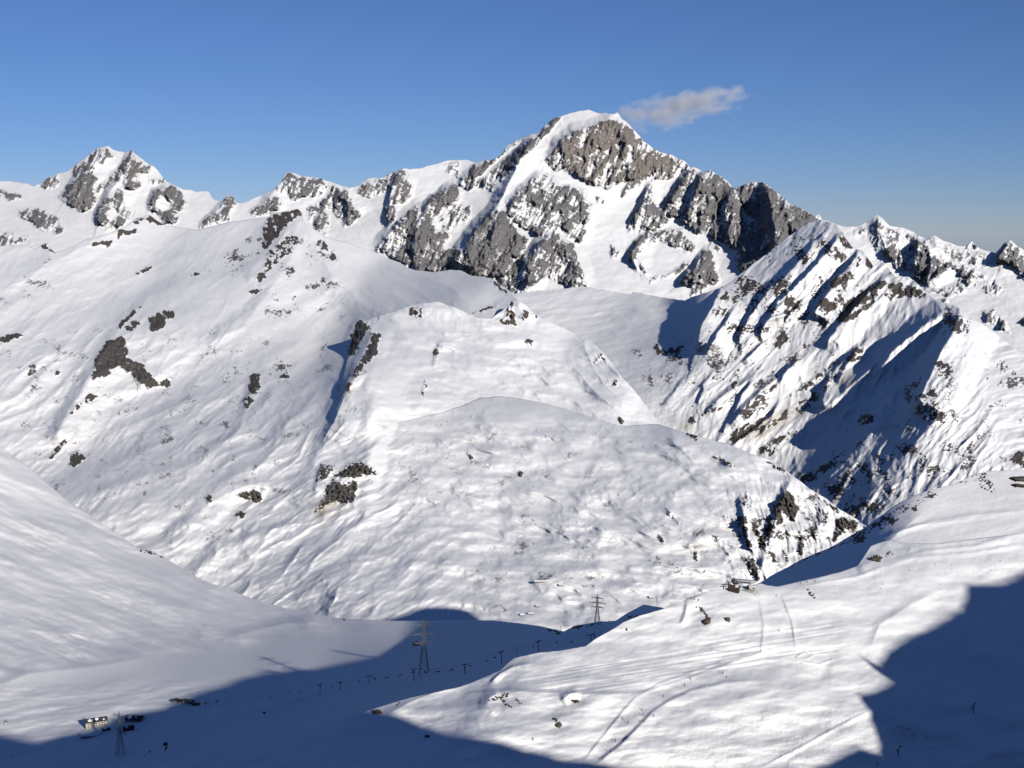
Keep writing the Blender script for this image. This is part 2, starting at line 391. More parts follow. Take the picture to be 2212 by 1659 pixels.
R('c2', .8, [1380,1360, 1400,1240, 1420,1130, 1500,1020, 1600,950, 1660,990, 1720,1030, 1740,1130, 1790,1220, 1815,1300, 1700,1310, 1640,1270, 1560,1230, 1480,1270], bulge=110)
R('c2', .8, [1230,1280, 1330,1160, 1420,1090, 1400,1240, 1370,1350, 1310,1340, 1250,1310], bulge=30)
R('c2', .62, [2090,940, 2100,840, 2150,790, 2212,720, 2250,880, 2140,940], bulge=30); R('c2', .75, [2090,1140, 2100,1040, 2212,940, 2250,1010, 2140,1050, 2130,1120, 2170,1190])
R('c2', .9, [1970,1050, 2020,1080, 2010,1110, 1975,1110]); R('c2', .5, [2040,720, 2060,660, 2120,580, 2160,570, 2180,640, 2090,690]); R('c2', .8, [1880,720, 1920,760, 1885,765])
R('c3', .85, [270,500, 280,420, 340,370, 350,330, 410,265, 480,290, 520,275, 610,330, 640,370, 680,440, 700,500, 690,540, 690,620, 660,700, 600,680, 540,640, 480,610, 440,620, 380,560, 340,530], bulge=110)
R('c3', .95, [640,370, 740,335, 810,340, 900,410, 1000,475, 1090,525, 1110,515, 1110,560, 1050,620, 960,680, 860,760, 740,830, 700,840, 660,780, 670,680, 700,560, 730,540, 700,470], bulge=90)
R('c3', .75, [80,590, 90,540, 140,440, 190,355, 215,450, 290,540, 260,580, 180,600, 130,610, 110,600], bulge=70)
R('c3', .7, [90,770, 80,700, 150,640, 250,600, 350,600, 440,690, 430,720, 330,690, 230,640, 160,680, 120,740, 180,840, 280,850, 400,770, 420,780, 340,830, 200,880, 140,800], bulge=30)
R('c3', .95, [350,870, 420,800, 470,710, 530,700, 545,800, 560,880, 500,900, 480,940, 420,950, 430,900, 370,890], bulge=90)
R('c3', .42, [1400,690, 1380,600, 1415,530, 1450,580, 1490,600, 1500,680]); R('c3', .8, [530,680, 570,690, 560,710])
R('c3', .82, [1420,700, 1500,690, 1560,700, 1640,650, 1690,660, 1700,740, 1780,750, 1830,790, 1900,800, 1980,840, 2000,850, 1900,860, 1810,800, 1720,850, 1680,890, 1620,870, 1600,820, 1520,790, 1480,740], bulge=60)
R('c3', .82, [2060,730, 2130,660, 2180,700, 2212,780, 2300,800, 2300,900, 2160,810, 2110,780, 2070,780], bulge=50); R('c3', .85, [1900,690, 1930,660, 1960,700])
R('c3', .35, [1250,585, 1400,580, 1560,600, 1640,640, 1500,690, 1400,660]); R('c3', .3, [1700,650, 1850,690, 2060,740, 2000,800, 1800,740])
R('c3', .8, [1870,870, 1920,850, 1960,910]); R('c3', .6, [1970,910, 2050,850, 2090,920, 2060,945]); R('c3', .9, [1730,1010, 1730,985, 1790,980, 1780,1030]); R('c3', .75, [1990,1040, 2050,1040, 2110,1100, 2130,1150, 2080,1130, 2010,1090])
R('c3', .9, [2190,1080, 2260,1070, 2260,1150]); R('c3', .5, [1700,930, 1800,900, 1860,880, 1900,930, 1800,950])
# main ribs: (crest line, height, left width, right width)
for pts, a, wl, wr in [
    ([1490,330, 1380,480, 1330,590, 1280,700, 1230,790, 1110,920, 1000,1080, 960,1190], 260, 36, 60), ([950,645, 860,720, 760,800, 700,960, 680,1130], 200, 26, 50),
    ([1660,650, 1500,590, 1380,690, 1290,780], 90, 25, 40), ([1600,950, 1500,1030, 1420,1140, 1380,1330], 190, 30, 50), ([1640,990, 1740,1140, 1810,1300], 120, 40, 26),
    ([1230,800, 1200,1000, 1100,1200], 120, 25, 30), ([720,780, 590,890, 450,1060], 150, 30, 45), ([2010,180, 1900,250, 1720,300, 1640,370, 1560,490], 130, 30, 50), ([2030,220, 2070,400, 2060,560], 70, 25, 30),
    ([620,540, 560,650, 530,780, 510,900], 140, 22, 40), ([200,670, 260,760, 330,870], 120, 30, 40), ([1250,620, 1200,700], 80, 20, 25), ([1170,500, 1010,600, 990,660], 80, 22, 40), ([1790,690, 1830,800, 1790,990], 90, 30, 15)]:
    L1.ridge(pts, a * 1.7, wl * .6, wr * 1.1, 1.1, 'c2', jag=5)
for pts, a, wl, wr in [
    ([690,180, 600,300, 500,400, 420,520], 150, 26, 50), ([850,205, 810,330, 740,430, 660,560, 630,680], 170, 22, 50), ([1100,430, 1010,470, 970,560], 120, 20, 40), ([1880,345, 1800,440, 1700,560], 90, 26, 40), ([1490,495, 1430,570, 1320,670], 90, 18, 30)]:
    L1.ridge(pts, a * 1.7, wl * .6, wr * 1.1, 1.1, 'c1', jag=5)
for pts, a, wl, wr in [
    ([520,275, 440,380, 380,540], 230, 28, 55), ([640,370, 600,480, 620,650], 160, 25, 40), ([820,340, 850,470, 870,600, 860,720], 300, 50, 45), ([900,410, 960,560, 1000,640], 140, 25, 30), ([410,262, 340,370, 280,480], 110, 22, 35), ([190,350, 150,450, 90,570], 130, 16, 28),
    ([150,640, 90,720, 130,820], 110, 16, 35), ([500,700, 430,800, 360,870], 180, 18, 40), ([1640,640, 1640,720, 1610,830], 180, 22, 40), ([1690,660, 1720,760, 1690,870], 130, 16, 30), ([1830,790, 1760,830, 1690,900], 110, 22, 25), ([1415,515, 1430,620, 1480,730], 110, 40, 45), ([2135,650, 2090,720, 2080,780], 130, 20, 30), ([1725,620, 1740,700, 1800,760], 90, 25, 30)]:
    L1.ridge(pts, a * 1.7, wl * .6, wr * 1.1, 1.1, 'c3', jag=5)
U, Y = L1.U, L1.Y
wr_ = np.clip(L1.rock * 1.25, 0, 1)
crag = lean(lambda a, b: aniso(a, b, 105, 15, 40, 4, 300, 0.55, True), U, Y, 5); crag2 = lean(lambda a, b: aniso(a, b, 114, 36, 84, 4, 320, 0.55, True), U, Y, 11)
L1.H += wr_ * (75 * crag + 165 * crag2) + (1 - wr_) * (40 * fbm(U / 60, Y / 30, 5, 340, .55) + 9 * aniso(U, Y, 15, 7, 18, 3, 350) * sstep(fbm(U / 90, Y / 60, 2, 355), -.1, .4))
ledge = aniso(U, Y, 28, 4.5, 44, 3, 450, .6); coul = aniso(U, Y, 108, 6, 60, 3, 460, .6)
T = uniform(0.42 * fbm(U / 15, Y / 12, 5, 400, 0.88) + 0.25 * aniso(U, Y, 125, 6, 26, 3, 420) - 0.1 * crag - 0.32 * crag2 + 0.2 * ledge + 0.26 * coul)
range_m = terrain_mat('high_range', 34, (0.175, 0.168, 0.168), (0.215, 0.185, 0.16), snow=(.83, .826, .82), nd=0.45, soft=(-0.1, 0.17))
L1.finish(T, T, range_m, 'jagged snow and rock range with the highest summit on the skyline', 0.12, 0.6, 'mountain range')

# ------------------------------------------------------------------ right-hand ridge and the basin at its foot
ridge_crest = crest(('p', [1060, 660]), ('c2', [1360,1345, 1500,1330, 1640,1320, 1750,1305, 1830,1310, 1950,1330, 2100,1355]),
    ('c3', [100,930, 250,960, 380,975, 440,950, 560,915, 640,870, 700,820, 760,770, 830,720, 900,660, 980,600, 1050,555, 1100,540, 1150,550, 1200,565, 1230,600, 1280,685,
            1340,710, 1400,790, 1440,760, 1480,800, 1520,850, 1590,850, 1650,900, 1700,950, 1760,985, 1830,1000, 1860,1015, 1900,1050, 1960,1090, 2030,1130, 2100,1190, 2212,1270]), ('p', [2300, 810, 2420, 850]))
L4 = Layer('rocky_ridge', ridge_crest, [(1060, 720), (1200, 760), (1330, 900), (1450, 980), (1700, 1080), (1900, 1200), (2000, 1200), (2100, 1120), (2420, 1100)],
    1070, 2370, 2.0, 22,
    [(1130, 650, 0, .2), (1260, 650, 0, .3), (1400, 690, .05, .2), (1300, 760, 0, .14), (1400, 800, .1, .2), (1440, 720, .05, .15), (1500, 690, .9, -.02), (1480, 675, .9, -.02), (1550, 680, .4, .4), (1600, 650, .3, .5), (1700, 560, .3, .5), (1760, 500, .35, .45), (1830, 560, .1, .7), (1850, 620, .25, .6),
     (1950, 680, .15, .65), (1930, 640, 0, .7), (2020, 660, .0, .6), (1620, 780, .3, .45), (1750, 780, .35, .5), (1500, 860, .25, .4), (1600, 930, .3, .5), (1700, 920, .3, .55), (1850, 760, .3, .55), (1930, 800, 1.0, .05), (1980, 760, .9, .05), (1900, 880, 1.0, .0), (2000, 830, 1.0, .0), (2060, 720, .5, .3), (1830, 960, 1.0, .05), (1930, 930, 1.0, .0), (2030, 780, .9, .1),
     (2110, 760, -.15, .45), (2170, 850, -.25, .45), (2100, 900, -.15, .5), (2060, 980, .0, .5), (2000, 1050, .25, .45), (1850, 1080, 1.0, .1), (1780, 1030, .9, .1), (1930, 1060, .6, .35), (2150, 1000, -.1, .4), (2250, 900, -.2, .4)],
    [(1860, 1120, 4700, .05), (1300, 720, 7600, .02), (1760, 500, 7400, .01)], jag=(2.5, 16))
R = L4.patch
for d, pts in [(.85, [1460,950, 1480,890, 1560,875, 1610,895, 1660,935, 1745,960, 1640,965, 1560,955, 1490,980]), (.8, [1270,980, 1330,930, 1380,900, 1440,880, 1480,830, 1470,880, 1420,960, 1380,1010, 1320,1060, 1270,1090, 1210,1100, 1210,1040, 1240,1000]),
    (.85, [1080,1020, 1110,960, 1180,980, 1250,930, 1230,990, 1180,1030, 1130,1060]), (.75, [1150,920, 1170,860, 1250,840, 1300,800, 1320,740, 1340,760, 1300,830, 1230,890]), (.8, [920,1040, 930,960, 1000,970, 1050,990, 990,1020, 950,1080]),
    (.7, [1200,620, 1240,620, 1290,690, 1250,700, 1210,660]), (.75, [1340,770, 1370,740, 1400,790, 1390,810]), (.8, [860,1240, 880,1180, 910,1120, 940,1180, 950,1200, 900,1230]), (.8, [670,1280, 680,1210, 700,1230, 690,1270]), (.8, [860,940, 880,900, 930,930, 880,970]),
    (.8, [1250,1310, 1260,1280, 1300,1240, 1340,1230, 1330,1290, 1290,1310]), (.8, [720,910, 720,860, 760,850, 750,890]), (.8, [600,930, 620,960, 580,990, 570,960]), (.85, [210,1230, 230,1210, 250,1250, 370,1230, 340,1260, 260,1275, 230,1275]),
    (.75, [740,990, 770,950, 790,970, 740,1060]), (.7, [780,1140, 800,1130, 800,1200, 780,1190]), (.7, [820,1130, 840,1090, 850,1130, 830,1150])]:
    R('c3', d, pts, tint=.45, soft=5)
for d, pts in [(.75, [540,410, 620,340, 720,260, 760,250, 740,290, 640,380, 590,470, 560,500]), (.85, [460,590, 520,520, 600,470, 690,450, 640,530, 560,570, 480,605]), (.55, [560,560, 700,480, 880,360, 1060,250, 1000,340, 800,460, 640,560]), (.6, [870,290, 960,230, 1100,100, 1120,120, 1000,230, 900,310]),
    (.7, [380,220, 420,180, 460,200, 440,230]), (.7, [480,250, 500,210, 530,170, 530,230, 500,280]), (.7, [1170,120, 1200,80, 1240,50, 1240,90, 1200,120]), (.6, [330,420, 400,380, 440,390, 370,430]), (.7, [270,430, 290,400, 300,440, 280,470]), (.75, [880,430, 930,380, 960,370, 940,400]),
    (.8, [1230,480, 1240,430, 1310,430, 1350,440, 1310,480, 1250,500]), (.5, [620,650, 760,550, 900,500, 860,560, 700,680]), (.45, [900,790, 1100,680, 1300,560, 1250,640, 1050,780, 960,840]), (.5, [1560,330, 1680,270, 1720,420, 1620,470]), (.55, [1570,420, 1650,420, 1620,460]), (.5, [1690,110, 1760,130, 1740,200, 1690,220]), (.6, [230,500, 240,440, 320,430, 300,480]), (.9, [2130,700, 2160,660, 2230,640, 2230,745, 2150,720])]:
    R('c6', d, pts, tint=.55, soft=5)
for d, pts in [(.26, [1500,300, 1700,100, 1850,60, 1800,300, 1750,520, 1600,450]), (.2, [1970,80, 2212,60, 2300,450, 2000,450]), (.22, [1400,560, 1700,400, 2000,480, 2100,700, 1700,820, 1350,980]), (.4, [840,780, 1200,700, 1500,600, 1400,950, 1250,1080])]:
    R('c6', d, pts, fine=True, soft=20, tint=.3)
R('c3', .16, [100,1250, 700,1180, 1300,1150, 1200,1600, 250,1600], fine=True, soft=20, tint=.4); R('c3', .3, [560,920, 1000,600, 1200,640, 1400,900, 1100,1150, 500,1200], fine=True, soft=20, tint=.4)
R('c3', .28, [1050,560, 1160,545, 1200,590, 1100,610], fine=True, soft=10); R('c3', .45, [1800,1020, 1940,1060, 1920,1200, 1800,1190, 1760,1110], fine=True, soft=14)
for pts in ([560,520, 700,440, 900,370, 960,400, 700,560, 580,600], [1100,260, 1200,160, 1220,250, 1130,280], [160,470, 260,490, 240,540, 170,510], [1350,520, 1430,490, 1380,540]): R('c6', .5, pts, soft=12, field='dirt')
for pts, a, wl, wr, pw in [
    ([1820,1000, 1700,1090, 1560,1200, 1400,1330, 1300,1420, 1090,1600], 90, 70, 60, 1.1), ([1870,1010, 1830,1150, 1760,1260, 1700,1400, 1600,1600], 170, 70, 130, 1.1),     ([1330,1220, 1250,1290, 1160,1380], 45, 22, 40, 1.2), ([1050,1000, 930,1050, 820,1090, 780,1190], 45, 18, 36, 1.2), ([1180,1400, 1130,1450, 1090,1560], 40, 18, 30, 1.2), ([1010,1290, 900,1380, 800,1460, 700,1560, 620,1660], 45, 24, 60, 1.2), ([760,1380, 600,1480, 480,1600], 35, 20, 40, 1.2)]:
    L4.ridge(pts, a * 1.5, wl / 2.5 * 1.15, wr / 2.5 * 1.9, pw, 'c3', jag=4)
for pts, a, wl, wr in [([905,385, 860,460, 820,540, 790,650], 210, 10, 80), ([965,465, 900,560, 850,640], 95, 7, 45), ([1310,185, 1220,290, 1100,400, 1030,500, 960,640], 140, 10, 60), ([1420,150, 1330,260, 1250,350, 1150,440, 1100,540], 105, 8, 50),
    ([1500,225, 1420,320, 1330,450, 1290,510], 125, 9, 60), ([1620,330, 1500,440, 1420,530, 1340,640], 105, 9, 55), ([1500,640, 1440,720, 1400,800], 55, 7, 35), ([1110,600, 1040,660, 990,700], 55, 6, 30), ([1190,430, 1130,480, 1060,590], 50, 6, 30), ([1270,420, 1210,480, 1180,530], 45, 6, 26),
    ([1370,760, 1350,850, 1330,900], 50, 7, 30), ([1240,690, 1190,730, 1150,800], 40, 7, 30), ([1050,770, 1000,840, 950,930, 900,1020], 50, 8, 45), ([1170,870, 1100,950, 1020,1010, 940,1070], 45, 8, 40), ([760,760, 700,830, 650,900], 30, 7, 26), ([870,740, 830,800, 800,900], 34, 6, 26),
    ([1880,480, 1760,560, 1640,660, 1560,760], 70, 9, 40), ([1920,520, 1820,620, 1760,700, 1700,830], 80, 10, 40), ([1680,800, 1600,900, 1500,980], 50, 10, 40), ([1500,880, 1400,950, 1300,1010], 40, 8, 30), ([1560,1000, 1440,1130, 1330,1230], 45, 10, 40), ([1060,60, 900,380, 1000,300], 0, 5, 5)]:
    L4.ridge(pts, a, wl, wr, 1.05, 'z2', jag=5)
U, Y = L4.U, L4.Y
onr = sstep(U + 0.55 * (Y - 700), 1420, 1640) * (1 - sstep(U - 0.25 * (Y - 760), 2080, 2150))
Uw, Yw = warp(U, Y, 9, 120, 505)
mod = sstep(fbm(U / 120, Y / 80, 2, 507), -.35, .3)
L4.H += onr * (32 * lean(lambda a, b: aniso(a, b, 130, 52, 170, 4, 500, 0.5, True), Uw, Yw, 16) * (.35 + .65 * mod) + 16 * aniso(Uw, Yw, 104, 34, 90, 3, 515, .5, True) * (1 - .6 * mod) + 9 * mod * aniso(Uw, Yw, 133, 12, 70, 3, 520, 0.55, True)) + (1 - onr) * (34 * aniso(Uw, Yw, 172, 30, 110, 3, 540, 0.5) + 9 * aniso(Uw, Yw, 165, 12, 40, 3, 545, .5)) + 3 * mod * fbm(U / 14, Y / 12, 3, 560) + np.clip(L4.rock, 0, 1) * 14 * fbm(U / 14, Y / 14, 4, 570, .6, True)
T = uniform(fbm(U / 24, Y / 20, 6, 600, 0.75) + 0.6 * aniso(U, Y, 135, 6, 34, 4, 620, .6)); Tf = uniform(.7 * fbm(U / 8, Y / 5, 4, 640, 0.65) + 0.5 * aniso(U, Y, 125, 5, 22, 3, 650) + .8 * fbm(U / 45, Y / 40, 2, 655))
ridge_m = terrain_mat('right_ridge', 16, (0.075, 0.069, 0.066), (0.10, 0.083, 0.07), nd=0.45, soft=(-0.05, 0.09))
L4.fine *= 0.7
L4.finish(T, Tf, ridge_m, 'steep snowy ridge striped with dark rock ribs and blue shadows', 0.1, 0.45, 'ridge')

# ------------------------------------------------------------------ the broad snowy hill in the middle
hill_crest = crest(('p', [-200, 530]), ('c1', [0,820, 90,812, 180,825, 240,840, 280,805, 310,800, 350,860, 400,850, 470,820, 560,775, 700,740, 820,690, 880,640, 970,620, 1010,650, 1080,690, 1180,700, 1280,715, 1480,665,
         1600,650, 1740,630, 1760,605, 1830,600, 1880,590, 1930,580, 1955,600, 1965,650]),
    ('c2', [50,940, 100,980, 170,1000, 250,1015, 280,1030, 420,1075, 500,1110, 600,1150, 650,1180, 700,1200, 830,1210, 920,1195, 1000,1200, 1060,1235, 1140,1240, 1190,1250, 1250,1290, 1330,1345, 1400,1440, 1450,1550]), ('p', [1200, 760, 1250, 860]))
L2 = Layer('snowy_hill', hill_crest, [(-200, 1090), (0, 1090), (150, 1160), (300, 1260), (430, 1310), (740, 1390), (820, 1390), (1160, 1100)],
    -140, 1150, 2.2, 26,
    [(100, 580, .05, .3), (280, 540, -.1, .55), (200, 580, -.05, .5), (380, 560, .2, .2), (450, 570, .25, .2), (560, 560, .3, .2), (620, 490, .1, .5), (650, 520, -.3, .5), (700, 600, -.3, .35), (820, 600, .03, .14), (760, 560, -.3, .35), (950, 640, .08, .15), (870, 640, .08, .15), (1050, 650, .3, .2), (1000, 610, .15, .04), (745, 780, .65, .08), (700, 850, .35, .2), (620, 760, .24, .2), (520, 690, .2, .22), (430, 740, -.05, .4), (350, 660, .15, .18), (250, 680, .05, .28), (100, 700, .05, .3), (60, 850, -.1, .42), (250, 850, -.08, .48), (160, 930, .0, .4), (220, 1020, .3, .15), (400, 900, .24, .2), (550, 930, .24, .2), (640, 900, .1, .3), (350, 1050, .24, .18), (500, 1090, 0, .34), (700, 1080, -.12, .48), (760, 980, -.1, .4), (700, 1230, .15, .1), (600, 1150, .25, .12), (450, 1200, 0, .3), (250, 1150, 0, .35), (-60, 800, 0, .35)],
    [(740, 1340, 2420, .08), (620, 500, 4700, .01), (1090, 645, 4450, .4), (960, 640, 4400, .3)], jag=(1.2, 14))
spur_crest = crest(('p', [640, 1012, 690, 930, 722, 880, 738, 830, 752, 770, 764, 722, 774, 697, 800, 688, 850, 672, 885, 659, 915, 654, 945, 651, 990, 667, 1030, 686, 1060, 688, 1085, 671, 1100, 654, 1112, 647, 1130, 655, 1150, 672, 1160, 683]),
    ('c5', [1330,310, 1450,360, 1560,410, 1620,440, 1700,520, 1760,590, 1820,680, 1900,760, 1960,840, 2010,910, 2060,960]), ('p', [1470, 965, 1500, 1000]))
L2b = Layer('rocky_knoll', spur_crest, [(640, 1100), (800, 1040), (1037, 960), (1230, 985), (1424, 1010), (1500, 1060)], 642, 1490, 2.0, 20,
    [(750, 790, .75, .05), (738, 850, .5, .15), (700, 940, .2, .28), (800, 740, -.25, .45), (800, 850, -.25, .45), (770, 950, -.1, .38), (880, 700, -.02, .55), (830, 690, .1, .5), (950, 720, -.15, .55), (1000, 720, .05, .5), (930, 770, -.05, .4), (1010, 760, .12, .25), (1060, 720, .1, .55), (1110, 690, -.1, .65), (1120, 750, -.15, .55), (1180, 720, .05, .5), (1240, 770, .25, .35), (1290, 790, .3, .3),
     (1300, 850, .1, .3), (1340, 860, -.2, .55), (1390, 900, -.15, .5), (1160, 810, -.2, .42), (1060, 810, -.12, .45), (1230, 850, -.15, .35), (900, 830, -.1, .42), (900, 900, -.05, .34), (1000, 850, 0, .4), (1120, 860, -.05, .3), (1280, 900, 0, .28)],
    [(760, 830, float(L2.depth(np.array(760.), np.array(830.))) * .985, .1)], jag=(1.5, 12))
dome_crest = crest(('p', [560, 1050, 600, 1030, 660, 985, 730, 950, 800, 926, 880, 908, 950, 892, 1000, 875, 1037, 860, 1075, 856, 1130, 862, 1180, 872, 1230, 885, 1290, 905, 1334, 918, 1360, 920, 1390, 917, 1424, 916, 1475, 932]),
    ('c6', [300,560, 450,600, 600,660, 720,700, 850,790, 950,870, 1050,930, 1130,990, 1210,1040, 1280,1085, 1400,1200, 1500,1330, 1700,1400]))
L2c = Layer('snowy_dome', dome_crest, [(560, 1390), (740, 1390), (1200, 1420), (1430, 1380), (1700, 1340), (1900, 1350), (2030, 1340)], 562, 2000, 2.2, 24,
    [(1050, 866, .22, .04), (1140, 872, .2, .04), (1230, 895, .18, .05), (1330, 926, .2, .05), (1440, 932, .24, .02), (1540, 965, .12, .08), (960, 900, .02, .3), (880, 925, -.03, .36), (1010, 920, .0, .38), (1150, 925, -.02, .38), (1300, 965, .0, .36), (1430, 985, .0, .3), (780, 940, 0, .3), (680, 1000, .1, .28), (620, 1060, .15, .24),
     (700, 1080, -.12, .48), (760, 980, -.1, .4), (900, 1050, 0, .34), (1100, 1060, 0, .34), (1300, 1080, -.05, .3), (1500, 1080, -.1, .3), (1480, 1000, -.05, .28), (1640, 1030, -.1, .25), (1700, 1130, -.25, .65), (1620, 1200, -.1, .62), (1800, 1120, -.3, .55), (1560, 1130, -.1, .5), (1500, 1200, -.05, .42), (1300, 1220, .02, .2), (1100, 1240, .05, .1), (900, 1250, .05, .1), (1000, 1200, .0, .24), (700, 1230, .15, .1), (600, 1150, .25, .12), (1300, 1310, 0, .12), (1100, 1310, .02, .1)],
    [(740, 1340, 2420, .08), (1650, 1250, 2650, .05)] + [(u_, y_, float(L2b.depth(np.array(float(u_)), np.array(float(y_)))) * .98, .6) for u_, y_ in ((800, 930), (860, 915), (930, 905), (1060, 866), (1180, 882), (1300, 912), (1400, 922))], jag=(2.2, 30))
HILL = (L2, L2b, L2c)
cb_ = np.array(sorted(spur_crest))
for L_, wt in ((L2b, 1 - (1 - sstep(L2b.U, 745, 900)) * (1 - (1 - sstep(L2b.Y, 780, 960)) * sstep(L2b.U, 690, 780))), (L2c, sstep(L2c.U, 610, 790))):
    L_.K = np.exp(np.log(L_.K) * wt + np.log(L2.depth(L_.U, L_.Y)) * (1 - wt)) * (1 - 0.0003 - 0.0012 * sstep(L_.U, 600, 700))
def softmin(a, b, s): m = np.minimum(a, b); return m - s * np.log(np.exp(-(a - m) / s) + np.exp(-(b - m) / s))
m_ = sstep(L2c.U, 575, 690) * (1 - sstep(L2c.U, 860, 900)); L2c.K = L2c.K * (1 - m_) + m_ * softmin(L2c.K, L2.depth(L2c.U, L2c.Y) * .9985 * (1 + .06 * sstep(L2c.U, 790, 890)), 5.0)
m_ = sstep(L2b.U, 690, 760) * (1 - sstep(L2b.U, 850, 1000)); L2b.K = L2b.K * (1 - m_) + m_ * softmin(L2b.K, L2.depth(L2b.U, L2b.Y) * .997 * (1 + .06 * sstep(L2b.U, 790, 890)), 5.0)
# the knoll and the back hill dip away behind what stands before them
dc_ = np.array(sorted(dome_crest))
L2b.K = L2b.K * (1 + 0.10 * sstep(L2b.Y - np.interp(L2b.U, dc_[:, 0], dc_[:, 1]), 4, 70) * sstep(L2b.U, 640, 720))
L2.K = L2.K * (1 + 0.16 * sstep(L2.Y - np.interp(L2.U, cb_[:, 0], cb_[:, 1]), 2, 70) * sstep(L2.U, 768, 830))
def R(*a, **k):
    for L_ in HILL: L_.patch(*a, **k)
for d, pts in [(.9, [500,560, 520,500, 540,420, 580,370, 660,340, 690,370, 660,430, 700,470, 780,500, 820,560, 860,590, 900,570, 925,610, 870,615, 790,620, 770,580, 700,530, 650,490, 600,500, 560,550]),
    (.85, [630,300, 660,250, 740,190, 760,180, 700,250, 650,300]), (.85, [670,290, 740,250, 760,260, 730,300, 690,310]), (.9, [800,240, 860,230, 880,205, 930,205, 940,240, 900,255, 880,300, 830,310, 810,290]), (.9, [1345,620, 1350,560, 1375,545, 1405,550, 1400,600, 1385,645, 1360,650]),
    (.75, [1300,690, 1340,660, 1370,690, 1330,730]), (.75, [1510,570, 1550,525, 1560,565]), (.9, [1880,450, 1900,340, 1930,260, 1980,260, 2000,300, 1950,330, 1940,400, 1900,440]), (.9, [1970,470, 1990,400, 2010,330, 2050,340, 2040,430, 2000,480]), (.7, [1860,620, 1910,540, 1960,450, 1990,470, 1930,560, 1880,640]),
    (.8, [450,700, 480,650, 520,660, 480,710]), (.75, [380,760, 420,700, 450,700, 400,750]), (.75, [265,1010, 290,960, 330,920, 360,900, 330,960, 290,1000]), (.8, [370,1040, 390,980, 430,960, 460,1000, 400,1050]), (.8, [145,560, 160,500, 200,490, 190,530]), (.8, [300,550, 310,520, 330,510, 325,545]), (.8, [-40,350, 0,350, 60,330, 135,330, 90,350, 20,375, -40,380]),
    (.95, [1820,1105, 1870,1090, 1885,1045, 1930,1025, 1990,1045, 2030,1080, 1980,1080, 1940,1100, 1880,1100]), (.9, [1770,1150, 1800,1115, 1840,1130, 1850,1170, 1880,1150, 1900,1125, 1930,1130, 1920,1180, 1890,1220, 1830,1220, 1780,1210]), (.6, [1700,1290, 1740,1220, 1780,1190, 1800,1230, 1750,1270]),
    (.9, [1270,1190, 1330,1180, 1370,1170, 1415,1195, 1415,1225, 1380,1240, 1340,1220]), (.8, [1265,1310, 1290,1285, 1325,1300, 1310,1325]), (.75, [1100,1210, 1130,1195, 1150,1235, 1130,1250]), (.6, [1710,1130, 1730,1050, 1750,1040, 1740,1110]), (.6, [1770,1050, 1810,1060, 1790,1080]), (.8, [1380,20, 1410,-10, 1440,10, 1400,50]), (.7, [1350,105, 1390,85, 1410,95, 1380,110])]:
    R('c4', d, pts, soft=4, tint=.6)
for d, pts in [(.8, [1700,720, 1730,650, 1790,610, 1880,590, 1950,585, 1960,620, 1900,640, 1850,700, 1800,760, 1720,840, 1700,800]), (.45, [1700,960, 1740,860, 1860,760, 1980,770, 1920,830, 1800,930, 1730,990]), (.7, [2040,820, 2080,780, 2120,800, 2130,850, 2080,840]), (.75, [1730,660, 1780,620, 1840,600, 1890,590, 1940,585, 1950,610, 1880,620, 1850,660, 1810,740, 1770,760, 1800,700, 1740,680]), (.5, [1720,900, 1730,860, 1840,760, 1960,760, 1900,830, 1780,940]), (.9, [1660,1040, 1680,990, 1725,985, 1725,1030]), (.85, [1620,1115, 1660,1095, 1700,1100, 1660,1125]), (.85, [2050,810, 2110,780, 2120,830, 2080,840]), (.85, [2130,880, 2170,870, 2175,910, 2150,905]),
    (.85, [860,660, 880,650, 980,620, 1070,680, 1010,680, 930,650, 890,680]), (.85, [760,720, 880,710, 890,735, 800,745, 770,780]), (.75, [560,820, 640,790, 740,790, 720,820, 600,825]), (.85, [270,820, 300,800, 350,860, 330,870]), (.6, [300,960, 330,900, 280,940]), (.7, [880,1000, 960,950, 1000,950, 900,1010]), (.7, [1240,1010, 1260,990, 1290,1000])]:
    R('c1', d, pts, soft=4, tint=.6)
for d, pts in [(.8, [440,270, 450,230, 490,215, 525,230, 525,290, 480,280]), (.75, [1000,310, 1060,290, 1090,180, 1120,190, 1110,240, 1140,340, 1060,330]), (.85, [1160,280, 1180,240, 1210,250, 1205,300, 1180,305]), (.8, [1240,260, 1230,220, 1270,260, 1275,295]), (.6, [830,270, 900,240, 1040,190, 1000,220, 880,260]), (.8, [600,560, 600,490, 630,470, 620,540]), (.55, [520,760, 540,690, 560,740, 530,800]),
    (.8, [1640,580, 1680,520, 1720,580, 1680,550]), (.7, [1760,730, 1780,690, 1800,700, 1780,730]), (.8, [1190,440, 1215,420, 1245,440, 1240,470]), (.7, [1790,960, 1800,935, 1840,960, 1830,985]), (.7, [820,1150, 850,1190, 845,1225, 830,1190]), (.8, [945,1235, 975,1240, 965,1270, 950,1260]), (.8, [1150,1310, 1155,1285, 1175,1290, 1165,1315]), (.7, [980,60, 1000,50, 1025,90, 1000,100]), (.7, [940,20, 1060,100, 1080,140, 1020,100]), (.7, [1390,210, 1420,160, 1460,220, 1420,210])]:
    R('c5', d, pts, soft=4, tint=.8)
